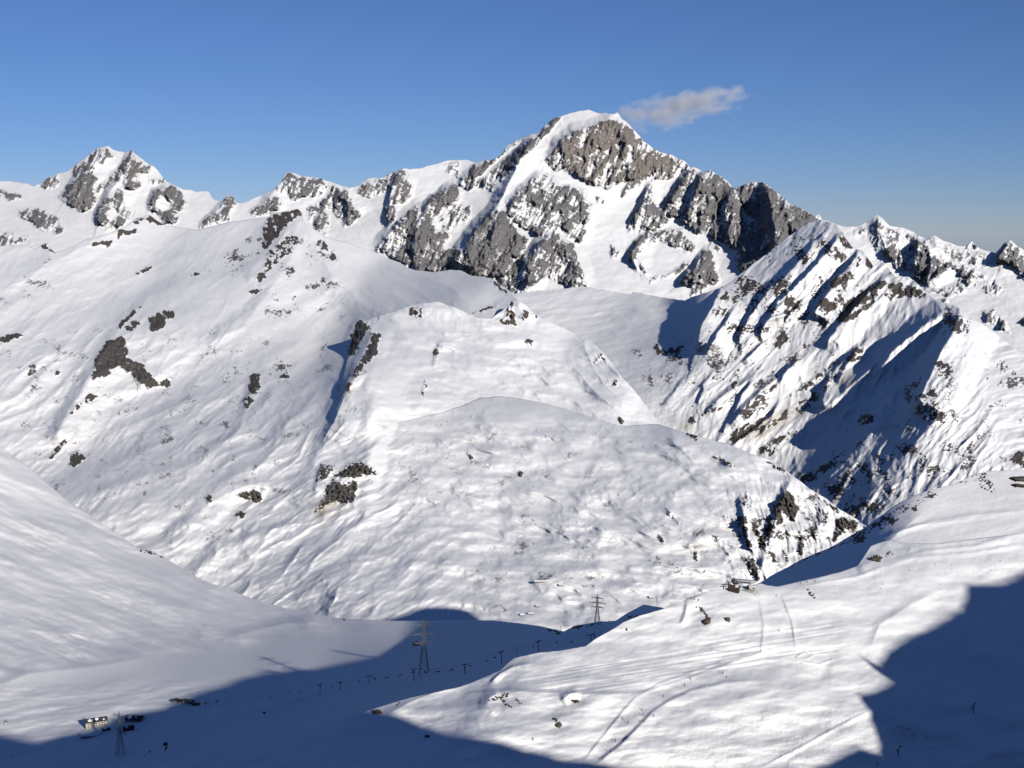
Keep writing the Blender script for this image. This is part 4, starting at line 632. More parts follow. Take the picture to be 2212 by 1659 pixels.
# ------------------------------------------------------------------ the summit ridge behind the viewpoint, whose shadow lies on the near slope and the pass
saz = np.array([math.sin(SUN_AZ), math.cos(SUN_AZ)]); hax = np.array([-saz[1], saz[0]])
base = np.array([0.0, -70.0])
def cast(layer, u, y):
    p = np.array(layer.at(u, y)); s0 = base @ saz - p[:2] @ saz
    return float((p[:2] - base) @ hax), float(p[2] + s0 * math.tan(SUN_EL))
edge_right = [(2250, 1225), (2212, 1236), (2150, 1262), (2088, 1262), (2074, 1316), (2010, 1352), (1940, 1388), (1920, 1405), (1852, 1412), (1895, 1438), (1922, 1465), (1892, 1490), (1852, 1500), (1882, 1540), (1900, 1600), (1896, 1626), (1846, 1612), (1800, 1640), (1740, 1665)]
edge_low = [(1430, 1662), (1350, 1657), (1260, 1646), (1200, 1635), (1100, 1605), (960, 1585), (900, 1563), (850, 1540)]
edge_pass = [(0, 1605), (180, 1585), (440, 1520), (560, 1478), (640, 1448), (720, 1425), (870, 1395), (930, 1345)]
prof = sorted([cast(L7, *e) for e in edge_right + edge_low])
h0, h1 = prof[0][0], prof[-1][0]
hs = np.array([-6000, -2500, -700, -60, 60, 180, h0 - 50] + [p[0] for p in prof] + [h1 + 60, h1 + 200, h1 + 700, h1 + 4500])
zs = np.array([-700, -260, -60, -5, 4, 12, 12] + [p[1] for p in prof] + [prof[-1][1] - 8, -130, -420, -900])
hh = np.concatenate([np.linspace(-6000, -800, 60), np.arange(-790, h1 + 300, 3.0), np.linspace(h1 + 310, h1 + 4500, 80)])
cz = np.interp(hh, hs, zs) + 2.6 * fbm(hh / 28.0, hh * 0 + .5, 3, 1100, 0.6)
rows = []
for dist, fall in ((-4500, 2100), (-1500, 900), (-500, 360), (-160, 125), (-40, 34), (-8, 6), (0, 0), (6, 5), (30, 27), (90, 84), (200, 190), (420, 340)):
    b = base + saz * -dist
    w = 0.0 if abs(dist) < 5 else min(14.0, 0.12 * abs(dist))
    rows.append(np.stack([b[0] + hax[0] * hh, b[1] + hax[1] * hh, cz - fall + w * fbm(hh / 60.0 + dist * .01, hh * 0 + dist * .02, 4, 1110)], -1))
V = np.stack(rows); ny, nu = V.shape[:2]; idx = np.arange(ny * nu).reshape(ny, nu)
home = grid_mesh('summit_ridge', V.reshape(-1, 3), np.stack([idx[:-1, :-1], idx[:-1, 1:], idx[1:, 1:], idx[1:, :-1]], -1).reshape(-1, 4), near_m)
for nm in ('rock', 'tint', 'dirt'):
    at = home.data.attributes.new(nm, 'FLOAT', 'POINT'); at.data.foreach_set('value', np.full(ny * nu, -0.3 if nm == 'rock' else 0.0, np.float32))
tag(home, 'snowy summit ridge behind the viewpoint casting the long shadows', 'ridge', kind='structure')

# ------------------------------------------------------------------ building blocks for the small things
class MB:
    """collects boxes, bars, tubes and prisms; build() links them as one mesh object"""
    def __init__(s): s.v = []; s.f = []
    def add(s, v, f):
        o = len(s.v); s.v += [tuple(p) for p in v]; s.f += [tuple(i + o for i in q) for q in f]; return s
    def box(s, c, d, rz=0.0):
        x, y, z = (k / 2 for k in d); M = Matrix.Rotation(rz, 3, 'Z'); c = Vector(c)
        v = [c + M @ Vector((a * x, b * y, e * z)) for e in (-1, 1) for a, b in ((-1, -1), (1, -1), (1, 1), (-1, 1))]
        return s.add(v, [(3, 2, 1, 0), (4, 5, 6, 7), (0, 1, 5, 4), (1, 2, 6, 5), (2, 3, 7, 6), (3, 0, 4, 7)])
    def bar(s, p, q, w, w2=None, n=4):
        p, q = Vector(p), Vector(q); d = (q - p).normalized(); a = d.orthogonal().normalized(); b = d.cross(a)
        w2 = w if w2 is None else w2
        v = [c + (a * math.cos(t) + b * math.sin(t)) * r for c, r in ((p, w / 2), (q, w2 / 2)) for t in [2 * math.pi * i / n for i in range(n)]]
        return s.add(v, [(i, (i + 1) % n, n + (i + 1) % n, n + i) for i in range(n)] + [tuple(reversed(range(n))), tuple(range(n, 2 * n))])
    def loft(s, rings):
        n = len(rings[0]); v = [p for r in rings for p in r]
        f = [(k * n + i, k * n + (i + 1) % n, (k + 1) * n + (i + 1) % n, (k + 1) * n + i) for k in range(len(rings) - 1) for i in range(n)]
        return s.add(v, f + [tuple(reversed(range(n))), tuple(range((len(rings) - 1) * n, len(rings) * n))])
    def build(s, name, mat, parent=None, smooth=False):
        me = bpy.data.meshes.new(name); me.from_pydata(s.v, [], s.f); me.materials.append(mat)
        if smooth: me.polygons.foreach_set('use_smooth', np.ones(len(me.polygons), bool))
        me.update(); o = bpy.data.objects.new(name, me); COL.objects.link(o)
        if parent: o.parent = parent
        return o

def empty(name, loc, rz=0.0):
    o = bpy.data.objects.new(name, None); COL.objects.link(o); o.empty_display_size = 1.0
    o.location = loc; o.rotation_euler = (0, 0, rz); return o

def copy_tree(o, parent=None):
    c = o.copy(); COL.objects.link(c)
    if parent: c.parent = parent
    for ch in o.children: copy_tree(ch, c)
    return c

rnd = random.Random(4)
steel = grain_mat('galvanised_steel', (0.075, 0.078, 0.082), (0.12, 0.123, 0.127), 0.6, 0.55, 0.3)
dark_steel = grain_mat('dark_steel', (0.035, 0.036, 0.04), (0.06, 0.06, 0.062), 0.8, 0.5, 0.4)
glassy = new_mat('window_glass', (0.02, 0.025, 0.035), 0.15, 0.5)
plaster = grain_mat('cream_plaster', (0.42, 0.39, 0.33), (0.52, 0.49, 0.42), 0.5)
stone = grain_mat('rough_stone_wall', (0.16, 0.14, 0.12), (0.32, 0.28, 0.23), 0.7)
slate = grain_mat('slate_roof', (0.03, 0.03, 0.035), (0.06, 0.058, 0.06), 0.8)
timber = grain_mat('brown_timber', (0.05, 0.037, 0.03), (0.085, 0.062, 0.05), 0.9)
concrete = grain_mat('pale_concrete', (0.42, 0.40, 0.37), (0.55, 0.53, 0.50), 0.6)
cladding = grain_mat('grey_cladding', (0.36, 0.38, 0.39), (0.46, 0.48, 0.49), 0.3, 0.45, 0.4)
snow_roof = grain_mat('roof_snow', (0.84, 0.85, 0.86), (0.88, 0.885, 0.89), 0.3)
boulder_m = grain_mat('boulder_rock', (0.06, 0.05, 0.042), (0.15, 0.125, 0.10), 0.45)
green_roof = grain_mat('green_metal_roof', (0.05, 0.075, 0.065), (0.08, 0.10, 0.09), 0.4, 0.5)

# ------------------------------------------------------------------ power pylons
def pylon(L, u, y, px_h, rz, label, arms=(0.22, 0.30, 0.24)):
    base = L.at(u, y); k = (base - Vector((0, 0, 0))).length
    h = px_h * k / F; t = empty('power_pylon', base - Vector((0, 0, 1.0)), rz)
    w0 = h * 0.085; w1 = h * 0.028; zw = h * 0.52; zt = h * 0.93
    def half(z): return w0 + (w1 - w0) * min(1, z / zw) if z < zw else w1 + (h * 0.018 - w1) * (z - zw) / (zt - zw)
    for sx in (-1, 1):
        for sy in (-1, 1):
            m = MB()
            m.bar((sx * w0, sy * w0, 0), (sx * w1, sy * w1, zw), 0.55); m.bar((sx * w1, sy * w1, zw), (sx * half(zt), sy * half(zt), zt), 0.45)
            m.build('leg', steel, t)
    zz = [0]; z = 0
    while z < zt - 1:
        z += max(2.2, half(z) * 1.7); zz.append(min(z, zt))
    for face in range(4):
        m = MB()
        for a, b in zip(zz[:-1], zz[1:]):
            for s in (-1, 1):
                p = Vector((s * half(a), -half(a), a)); q = Vector((-s * half(b), -half(b), b)); M = Matrix.Rotation(face * math.pi / 2, 3, 'Z')
                m.bar(M @ p, M @ q, 0.22, n=3)
            M = Matrix.Rotation(face * math.pi / 2, 3, 'Z'); m.bar(M @ Vector((-half(b), -half(b), b)), M @ Vector((half(b), -half(b), b)), 0.2, n=3)
        m.build('bracing', steel, t)
    for z, al in zip((0.86 * h, 0.70 * h, 0.55 * h), arms):
        al *= h; m = MB(); hh = h * 0.035
        for s in (-1, 1):
            e = Vector((s * al, 0, z + hh * 0.3))
            for sy in (-1, 1):
                for dz in (0, hh):
                    m.bar((s * half(z), sy * half(z), z + dz), e, 0.36, 0.22, 3)
            for f in (0.25, 0.5, 0.75):
                for sy in (-1, 1):
                    p = Vector((s * half(z), sy * half(z), z)).lerp(e, f); q = Vector((s * half(z), sy * half(z), z + hh)).lerp(e, f - 0.2); m.bar(p, q, 0.16, n=3)
        c = m.build('crossarm', steel, t)
        for s in (-1, 1):
            m = MB(); tip = Vector((s * al * 0.86, 0, z - h * 0.055))
            m.bar((s * al * 0.99, 0, z + hh * 0.2), tip, 0.26, n=4); m.bar((s * al * 0.70, 0, z + 0.2), tip, 0.26, n=4)
            m.build('insulator', dark_steel, c)
    m = MB()
    for sx in (-1, 1):
        for sy in (-1, 1): m.bar((sx * half(zt), sy * half(zt), zt), (0, 0, h), 0.35, 0.25, 3)
    m.build('peak', steel, t)
    tag(t, label, 'pylon', 'power pylons across the pass')
pylon(L5, 260, 1631, 92, math.radians(-48), 'tall grey lattice pylon standing in front of the hospice buildings', (0.30, 0.38, 0.30))
pylon(L5, 916, 1456, 124, math.radians(12), 'largest lattice pylon, its foot in the shaded pass beside the chairlift', (0.16, 0.2, 0.17))
pylon(L5, 1291, 1345, 64, math.radians(-20), 'lattice pylon with three crossarms standing out against the sunlit hill')

# ------------------------------------------------------------------ chairlift from the pass to the ridge
def T(L, u, y): return L.at(u, y)
def tower(base, h, yaw, label):
    t = empty('lift_tower', base - Vector((0, 0, 0.6)), yaw)
    MB().bar((0, 0, 0), (0, 0, h), 0.95, 0.7, 8).build('mast', dark_steel, t)
    MB().box((0, 0, h), (6.4, 0.6, 0.55)).build('crossarm', dark_steel, t)
    for s in (-1, 1):
        m = MB(); m.box((s * 2.9, 0, h + 0.35), (0.35, 4.2, 0.35))
        for k in range(6): m.bar((s * 2.9 - 0.15, -1.9 + k * 0.76, h + 0.45), (s * 2.9 + 0.15, -1.9 + k * 0.76, h + 0.45), 0.55, n=8)
        m.build('sheave_train', dark_steel, t)
    m = MB(); m.bar((-2.9, 0, h + 0.3), (-2.9, 0, h + 1.3), 0.14); m.bar((2.9, 0, h + 0.3), (2.9, 0, h + 1.3), 0.14); m.bar((-2.9, 0, h + 1.3), (2.9, 0, h + 1.3), 0.16); m.build('work_frame', dark_steel, t)
    tag(t, label, 'lift tower', 'chairlift towers')
    return base + Vector((0, 0, h - 0.2))
tw = [(L5, 446, 1527, 8, 'squat chairlift tower beside the lower station, first of the line'), (L5, 470, 1522, 8, 'squat chairlift tower just uphill of the lower station tower'),
      (L5, 692, 1498, 19, 'chairlift tower in front of the small sunlit patch in the shade'), (L5, 736, 1490, 16, 'chairlift tower at the end of the sunlit snow strip'),
      (L5, 797, 1475, 15, 'short chairlift tower left of the largest pylon, in deep shade'), (L5, 894, 1470, 26, 'chairlift tower at the foot of the largest pylon'),
      (L5, 1003, 1456, 22, 'chairlift tower to the right of the largest pylon'), (L5, 1084, 1432, 25, 'tall chairlift tower just behind the sunlit crest of the ski slope'),
      (L5, 1163, 1407, 22, 'chairlift tower below the dark hollow behind the sunlit crest'), (L5, 1276, 1384, 14, 'chairlift tower peeking over the sunlit edge under the right pylon')]
tops = []
base_pts = [L.at(u, y) for L, u, y, _, _ in tw]
top_station = L7.at(1604, 1272)
for i, (L, u, y, ph, lab) in enumerate(tw):
    b = base_pts[i]; nxt = base_pts[i + 1] if i + 1 < len(tw) else top_station; prv = base_pts[i - 1] if i else b
    d = nxt - prv; h = ph * b.length / F
    tops.append(tower(b, max(h, 5.5), math.atan2(-d.x, d.y), lab))
# cables: up line and down line
line = [base_pts[0] + (base_pts[0] - base_pts[1]).normalized() * 14 + Vector((0, 0, 4.5))] + tops
side = []
for i in range(len(line)):
    d = line[min(i + 1, len(line) - 1)] - line[max(i - 1, 0)]; side.append(Vector((d.y, -d.x, 0)).normalized())
end = top_station + Vector((0, 0, 5.5)); line.append(end); side.append(side[-1])
spots = []
for s, nm in ((-1, 'uphill'), (1, 'downhill')):
    m = MB(); acc = 12.0 + 10 * s
    for i in range(len(line) - 1):
        p = line[i] + side[i] * 2.9 * s; q = line[i + 1] + side[i + 1] * 2.9 * s; L_ = (q - p).length; sag = min(2.5, 0.0022 * L_ * L_ / 8); prev = p; n = 8
        for j in range(1, n + 1):
            f = j / n; c = p.lerp(q, f) - Vector((0, 0, 4 * sag * f * (1 - f))); m.bar(prev, c, 0.09, n=3); prev = c
        while acc < L_:
            f = acc / L_; spots.append((p.lerp(q, f) - Vector((0, 0, 4 * sag * f * (1 - f))), math.atan2(-(q - p).x, (q - p).y), s)); acc += 46.0
        acc -= L_
    tag(m.build('lift_cable', dark_steel), 'thin steel cable of the chairlift, %s side, strung between the towers' % nm, 'cable', 'chairlift cables')
def chair():
    t = empty('lift_chair', (0, 0, 0))
    MB().bar((0, 0, 0), (0, 0, -2.6), 0.16, n=5).build('hanger', dark_steel, t)
    m = MB(); m.box((0, 0, -3.35), (2.5, 0.7, 0.16)); m.build('seat', dark_steel, t)
    m = MB(); m.box((0, -0.38, -2.95), (2.5, 0.14, 0.75)); m.build('backrest', dark_steel, t)
    for s in (-1, 1):
        m = MB(); m.bar((s * 1.22, -0.35, -2.6), (0, 0, -2.45), 0.12, n=4); m.bar((s * 1.22, -0.35, -2.6), (s * 1.22, 0.3, -3.3), 0.12, n=4); m.build('side_frame', dark_steel, t)
    MB().bar((-1.2, 0.45, -3.05), (1.2, 0.45, -3.05), 0.09, n=4).build('safety_bar', dark_steel, t)
    return t
proto = None
for i, (p, yaw, s) in enumerate(spots):
    c = proto if proto and i == 0 else (chair() if proto is None else copy_tree(proto))
    if proto is None: proto = c
    c.location = p; c.rotation_euler = (0, 0, yaw + (math.pi if s < 0 else 0))
    tag(c, 'empty dark lift chair hanging from the chairlift cable between towers', 'lift chair', 'chairs on the chairlift cable')

# ------------------------------------------------------------------ top station
st = empty('lift_station', top_station, math.radians(72))
def hull(n=12):
    rings = []
    for y, sc, zc in ((-8.5, 0.45, 0.3), (-7.6, 0.8, 0.15), (-5, 1, 0), (3, 1, 0), (6.5, 0.94, 0), (8.2, 0.7, 0), (8.9, 0.3, 0)):
        r = []
        for i in range(16):
            a = 2 * math.pi * i / 16; cx, cz = math.cos(a), math.sin(a)
            r.append((2.3 * sc * math.copysign(abs(cx) ** 0.6, cx), y, 5.6 + zc + 1.35 * sc * math.copysign(abs(cz) ** 0.7, cz)))
        rings.append(r)
    return rings
b = MB().loft(hull()).build('cover', cladding, st, True)
for s in (-1, 1):
    for k in range(8): MB().box((s * 2.33, -5.2 + k * 1.35, 5.55), (0.12, 1.1, 0.6)).build('window', glassy, b)
MB().box((0, 8.75, 5.7), (1.2, 0.35, 0.7)).build('window', glassy, b)
for y in (-4.5, 4.5): MB().bar((0, y, -1), (0, y, 4.6), 1.1, 0.9, 10).build('column', concrete, st)
MB().bar((0, 5.5, 3.4), (0, 5.5, 4.0), 4.6, n=20).build('bullwheel', dark_steel, st)
m = MB(); m.box((0, 0, -0.6), (9, 17, 1.0)); m.build('platform', concrete, st)
tag(st, 'grey capsule shaped chairlift top station with a dark window band', 'lift station')
pb = L7.at(1622, 1275)
cb = empty('control_cabin', pb - Vector((0, 0, .4)), math.radians(15))
w = MB().box((0, 0, 1.9), (4.2, 3.6, 3.8)).build('wall', concrete, cb); MB().box((0, 0, 3.9), (4.8, 4.2, 0.3)).build('roof', snow_roof, cb); MB().box((1.2, -1.83, 2.3), (1.1, 0.08, 1.0)).build('window', glassy, w); MB().box((-1.0, -1.83, 1.2), (0.9, 0.08, 2.0)).build('door', dark_steel, w)
tag(cb, 'pale concrete control cabin under the chairlift top station', 'cabin')

def house(name, base, rz, dims, wall_m, roof_m, label, cat, pitch=0.5, wins=(), doors=(), snow=(), chimney=None, sink=0.5, over=0.5):
    L_, Wd, H = dims; t = empty(name, base - Vector((0, 0, sink)), rz)
    m = MB(); rh = Wd / 2 * pitch; H2 = H + sink
    v = [(-L_ / 2, -Wd / 2, 0), (L_ / 2, -Wd / 2, 0), (L_ / 2, Wd / 2, 0), (-L_ / 2, Wd / 2, 0), (-L_ / 2, -Wd / 2, H2), (L_ / 2, -Wd / 2, H2), (L_ / 2, Wd / 2, H2), (-L_ / 2, Wd / 2, H2), (-L_ / 2, 0, H2 + rh), (L_ / 2, 0, H2 + rh)]
    m.add(v, [(0, 1, 5, 4), (2, 3, 7, 6), (1, 2, 6, 9, 5), (3, 0, 4, 8, 7), (3, 2, 1, 0), (4, 5, 9, 8), (6, 7, 8, 9)])
    wall = m.build('wall', wall_m, t)
    m = MB(); th = 0.3; lx = L_ / 2 + over; wy = Wd / 2 + over; ze = H2 - over * pitch
    for s in (-1, 1):
        a = [(-lx, s * wy, ze + 0.02), (lx, s * wy, ze + 0.02), (lx, 0, H2 + rh + 0.02), (-lx, 0, H2 + rh + 0.02)]
        m.add(a + [(x, y, z + th) for x, y, z in a], [(0, 1, 2, 3), (7, 6, 5, 4), (0, 4, 5, 1), (1, 5, 6, 2), (2, 6, 7, 3), (3, 7, 4, 0)])
    roof = m.build('roof', roof_m, t)
    for s, x0, x1, f0, f1 in snow:       # drifts left on the roof: s side, extent along, extent from eave to ridge
        m = MB(); ring = []
        n = 10
        for i in range(n):
            a = 2 * math.pi * i / n; j = 0.8 + 0.2 * math.sin(i * 2.3 + x0)
            x = (x0 + x1) / 2 + (x1 - x0) / 2 * math.cos(a) * j; f = (f0 + f1) / 2 + (f1 - f0) / 2 * math.sin(a) * j
            ring.append((x, s * wy * (1 - f), ze + th + 0.02 + (H2 + rh - ze) * f))
        m.loft([ring, [(x, y, z + 0.35) for x, y, z in ring]]); m.build('snow_patch', snow_roof, roof)
    for face, x, z, w_, h_ in wins:
        m = MB()
        if face == 'f': m.box((x, -Wd / 2 - 0.02, z + sink), (w_, 0.14, h_))
        elif face == 'l': m.box((-L_ / 2 - 0.02, x, z + sink), (0.14, w_, h_))
        else: m.box((L_ / 2 + 0.02, x, z + sink), (0.14, w_, h_))
        m.build('window', glassy, wall)
    for face, x, w_, h_ in doors:
        m = MB(); m.box((x, -Wd / 2 - 0.03, sink + h_ / 2), (w_, 0.16, h_)) if face == 'f' else m.box((-L_ / 2 - 0.03, x, sink + h_ / 2), (0.16, w_, h_)); m.build('door', timber, wall)
    if chimney: MB().box((chimney[0], chimney[1], H2 + rh), (0.9, 0.9, 2.2)).build('chimney', stone, roof)
    tag(t, label, cat); return t
house('hut', L7.at(1587, 1277), math.radians(-18), (7.2, 5.0, 2.6), timber, timber, 'small brown timber hut beside the chairlift top station', 'hut', 0.75, wins=[('f', -1.6, 1.4, .8, .8), ('f', 1.6, 1.4, .8, .8)], doors=[('f', 0, 1, 2)], snow=[(-1, 0.5, 3.4, .35, .95)])
for (u, y, ph, lab) in ((1562, 1270, 8, 'shortest of the three sheave trestles before the chairlift top station'), (1574, 1271, 13, 'middle sheave trestle before the chairlift top station'), (1586, 1269, 18, 'tallest sheave trestle, nearest the chairlift top station')):
    b = L7.at(u, y); h = ph * b.length / F; t = empty('sheave_trestle', b - Vector((0, 0, .5)), math.radians(72))
    MB().bar((0, 0, 0), (0, 0, h), 0.8, 0.6, 8).build('mast', dark_steel, t); MB().box((0, 0, h), (5.6, .5, .5)).build('crossarm', dark_steel, t)
    for s in (-1, 1):
        m = MB(); m.box((s * 2.5, 0, h + .3), (.4, 4.6, .5)); m.build('sheave_train', dark_steel, t)
    m = MB(); m.bar((-2.6, 0, h), (-2.6, 0, h + 1.2), .14); m.bar((2.6, 0, h), (2.6, 0, h + 1.2), .14); m.bar((-2.6, 0, h + 1.2), (2.6, 0, h + 1.2), .14); m.build('work_frame', dark_steel, t)
    tag(t, lab, 'trestle', 'sheave trestles at the top station')

# ------------------------------------------------------------------ buildings on the pass
k = L5.at(205, 1568).length / F
ws = [('f', -10.2 + i * 3.4, z, 1.2, 1.5) for i in range(7) for z in (2.2, 5.6)] + [('l', y, z, 1.1, 1.4) for y in (-3, 0, 3) for z in (2.2, 5.6)]
house('hospice', L5.at(207, 1568), math.radians(24), (27, 12, 7.6), plaster, slate, 'long cream hospice with two rows of windows under a dark snowy roof', 'building', 0.55, ws, [('f', 12.2, 1.6, 2.4)], [(-1, -11, -3, .1, .9), (-1, -2, 4, .3, .95), (-1, 8, 11, .15, .6)], (6, 0), over=0.7)
house('chalet', L5.at(291, 1556), math.radians(-6), (21, 13, 3.4), concrete, timber, 'low chalet with a broad snowy brown roof behind the front pylon', 'building', 0.55, [('f', -7 + i * 3.2, 1.8, 1.3, 1.2) for i in range(5)], [('f', 8, 1.6, 2.2)], [(-1, -9.5, -1, .1, .95), (-1, 1, 4.5, .4, .95)], over=0.9)
house('chalet', L5.at(279, 1577), math.radians(14), (13, 9, 3.2), timber, timber, 'dark brown chalet close beside the front pylon at the shadow edge', 'building', 0.6, [('f', -3 + i * 3, 1.7, 1.1, 1.1) for i in range(3)], [], [(-1, -5, 0, .35, .95)], over=0.8)
house('barn', L5.at(196, 1590), math.radians(10), (23, 11, 2.0), stone, snow_roof, 'low snow covered barn half buried below the hospice', 'building', 0.35, [('f', -6 + i * 4, 1.1, 1.2, .8) for i in range(4)], [], [], over=0.6)
house('shed', L5.at(229, 1578), math.radians(20), (9, 5, 2.0), stone, slate, 'little dark shed in front of the hospice corner', 'building', 0.5, [('f', 1.5, 1.1, 1.0, .8)], [], [(-1, -3.5, 1.5, .2, .95)])
house('lower_station', L5.at(407, 1519), math.radians(-24), (15, 7, 3.6), concrete, green_roof, 'chairlift lower station with a dark green roof among piled snow', 'building', 0.4, [('f', -4 + i * 2.7, 2.2, 1.6, 1.2) for i in range(4)], [('f', 6, 1.8, 2.6)], [(-1, 3, 7, .1, .5)], over=1.0)
house('garage', L5.at(385, 1516), math.radians(-32), (13, 8, 2.6), concrete, slate, 'sloping dark roofed garage beside the chairlift lower station', 'building', 0.3, [('f', -3, 1.4, 1.6, 1.1)], [('f', 2.5, 2.6, 2.2)], [], over=0.8)
house('shed', L5.at(424, 1523), math.radians(-12), (10, 5, 2.2), timber, dark_steel, 'flat dark shed next to the lower station, nearer the lift towers', 'building', 0.2, [('f', -2, 1.3, 1.4, .9)], [], [])
def pole(u, y, ph, lab, L=L5):
    b = L.at(u, y); h = ph * b.length / F; t = empty('mast_pole', b - Vector((0, 0, .5)))
    MB().bar((0, 0, 0), (0, 0, h), 0.42, 0.25, 6).build('pole', dark_steel, t); MB().box((0, 0, h * 0.97), (1.8, .2, .2)).build('crossarm', dark_steel, t); tag(t, lab, 'pole')
pole(430, 1510, 17, 'slim mast beside the chairlift lower station'); pole(489, 1497, 10, 'thin pole at the lake shore behind the lower station'); pole(1040, 1367, 27, 'slender pole standing in the shaded hollow right of the largest pylon'); pole(1210, 1364, 13, 'thin pole in the notch left of the pylon on the crest')
b = L5.at(14, 1563); t = empty('monument', b)
MB().box((0, 0, 1.2), (3.6, 3.6, 3.0)).build('plinth', concrete, t); m = MB(); m.bar((0, 0, 2.5), (0, 0, 4.6), 1.5, 0.9, 8); m.bar((0, 0, 4.5), (0, 0, 5.3), 0.7, 0.5, 8); m.bar((0.2, 0, 4.1), (1.2, -0.2, 4.9), 0.35, 0.25, 5); m.build('statue', dark_steel, t)
tag(t, 'dark statue on a pale plinth at the roadside near the picture edge', 'monument')
for (u, y, ln, rz, lab) in ((1170, 1258, 26, 4, 'longest roofless stone ruin on the far snowfield, dark wall above white drifts'), (1212, 1265, 8, 10, 'small square stone hut right of the long ruin'), (1148, 1326, 9, -8, 'half buried stone hut, upper of two near the notch'), (1127, 1330, 7, 12, 'half buried stone hut, lower of two near the notch'), (1163, 1310, 7, -20, 'lone small stone hut between the ruin and the notch'), (1406, 1292, 10, 16, 'stone hut with a white roof above the crest pylon')):
    house('stone_hut', L2c.at(u, y), math.radians(rz), (ln, 6.5, 1.9), stone, snow_roof, lab, 'hut', 0.45, [('f', 0, 1.0, 1.0, .9)], [], [])

# ------------------------------------------------------------------ drag lift pylons in the shade
for (u, y, lab) in ((2102, 1541, 'upper drag lift pylon with short arms in the blue shade'), (1942, 1635, 'lower drag lift pylon with short arms in the blue shade')):
    b = L7.at(u, y); h = 20 * b.length / F; t = empty('drag_lift_pylon', b - Vector((0, 0, .4)), math.radians(35))
    MB().bar((0, 0, 0), (0, 0, h), 0.5, 0.35, 8).build('mast', dark_steel, t); MB().bar((-1.7, 0, h * .72), (1.9, 0, h), 0.28, n=5).build('crossarm', dark_steel, t)
    for s, z in ((-1.7, h * .74), (1.9, h)):
        m = MB(); m.box((s, 0, z + .15), (.3, 2.0, .45)); m.build('sheave_train', dark_steel, t)
    MB().box((-.9, 0, h * .55), (1.0, .2, .8)).build('sign_plate', dark_steel, t)
    tag(t, lab, 'lift pylon', 'drag lift pylons')

# ------------------------------------------------------------------ skiers
def skin_mesh(name, joints, edges, mats, split):
    me = bpy.data.meshes.new(name); me.from_pydata([j[0] for j in joints], edges, []); o = bpy.data.objects.new(name, me); COL.objects.link(o)
    sk = o.modifiers.new('skin', 'SKIN')
    for v, j in zip(me.skin_vertices[0].data, joints): v.radius = (j[1], j[1] * 0.85)
    me.skin_vertices[0].data[0].use_root = True
    sb = o.modifiers.new('sub', 'SUBSURF'); sb.levels = 1
    dg = bpy.context.evaluated_depsgraph_get(); r = bpy.data.meshes.new_from_object(o.evaluated_get(dg))
    bpy.data.objects.remove(o); bpy.data.meshes.remove(me)
    for m in mats: r.materials.append(m)
    for p in r.polygons:
        p.use_smooth = True; c = p.center
        p.material_index = 2 if c.z > 1.43 else (1 if c.z < split else 0)
    return r
J = [((0, 0, .92), .15), ((0, .05, 1.15), .16), ((0, .12, 1.38), .17), ((0, .16, 1.52), .065), ((0, .2, 1.62), .105), ((0, .21, 1.73), .085),
     ((-.11, .03, .86), .11), ((-.15, .16, .5), .08), ((-.15, .02, .1), .06), ((-.15, .14, .05), .05), ((.11, .03, .86), .11), ((.15, .16, .5), .08), ((.15, .02, .1), .06), ((.15, .14, .05), .05),
     ((-.22, .12, 1.4), .075), ((-.36, .14, 1.12), .058), ((-.34, .38, 1.02), .045), ((-.34, .46, 1.0), .04), ((.22, .12, 1.4), .075), ((.36, .14, 1.12), .058), ((.34, .38, 1.02), .045), ((.34, .46, 1.0), .04)]
E_ = [(0, 1), (1, 2), (2, 3), (3, 4), (4, 5), (0, 6), (6, 7), (7, 8), (8, 9), (0, 10), (10, 11), (11, 12), (12, 13), (2, 14), (14, 15), (15, 16), (16, 17), (2, 18), (18, 19), (19, 20), (20, 21)]
skin_c = new_mat('skin', (0.45, 0.3, 0.22), 0.6)
black_cloth = new_mat('black_cloth', (0.02, 0.02, 0.024), 0.9)
looks = []
for nm, col in (('navy', (0.03, 0.05, 0.12)), ('black', (0.022, 0.022, 0.026)), ('red', (0.35, 0.03, 0.03)), ('brown', (0.16, 0.08, 0.05)), ('grey', (0.1, 0.1, 0.11))):
    looks.append((nm, skin_mesh('body', J, E_, [new_mat(nm + '_jacket', col, 0.8), black_cloth, skin_c], 0.9)))
def part(mb, name, mat): 
    o = mb.build(name, mat); me = o.data; bpy.data.objects.remove(o); return me
ski_mesh = part(MB().loft([[(-.05, -.75, .0), (.05, -.75, .0), (.05, -.75, .02), (-.05, -.75, .02)], [(-.04, .1, .0), (.04, .1, .0), (.04, .1, .03), (-.04, .1, .03)], [(-.055, .85, .0), (.055, .85, .0), (.055, .85, .02), (-.055, .85, .02)], [(-.02, 1.0, .09), (.02, 1.0, .09), (.02, 1.0, .1), (-.02, 1.0, .1)]]), 'ski', dark_steel)
pole_mesh = part(MB().bar((0, .5, 1.02), (0, .1, 0), 0.035, n=5).bar((0, .115, .06), (0, .12, .08), .12, n=8), 'ski_pole', dark_steel)
helm = part(MB().loft([[(r * math.cos(a), .2 + r * 1.15 * math.sin(a), z) for a in [2 * math.pi * i / 10 for i in range(10)]] for r, z in ((.13, 1.64), (.145, 1.7), (.13, 1.78), (.07, 1.84), (.02, 1.855))]), 'helmet', black_cloth)
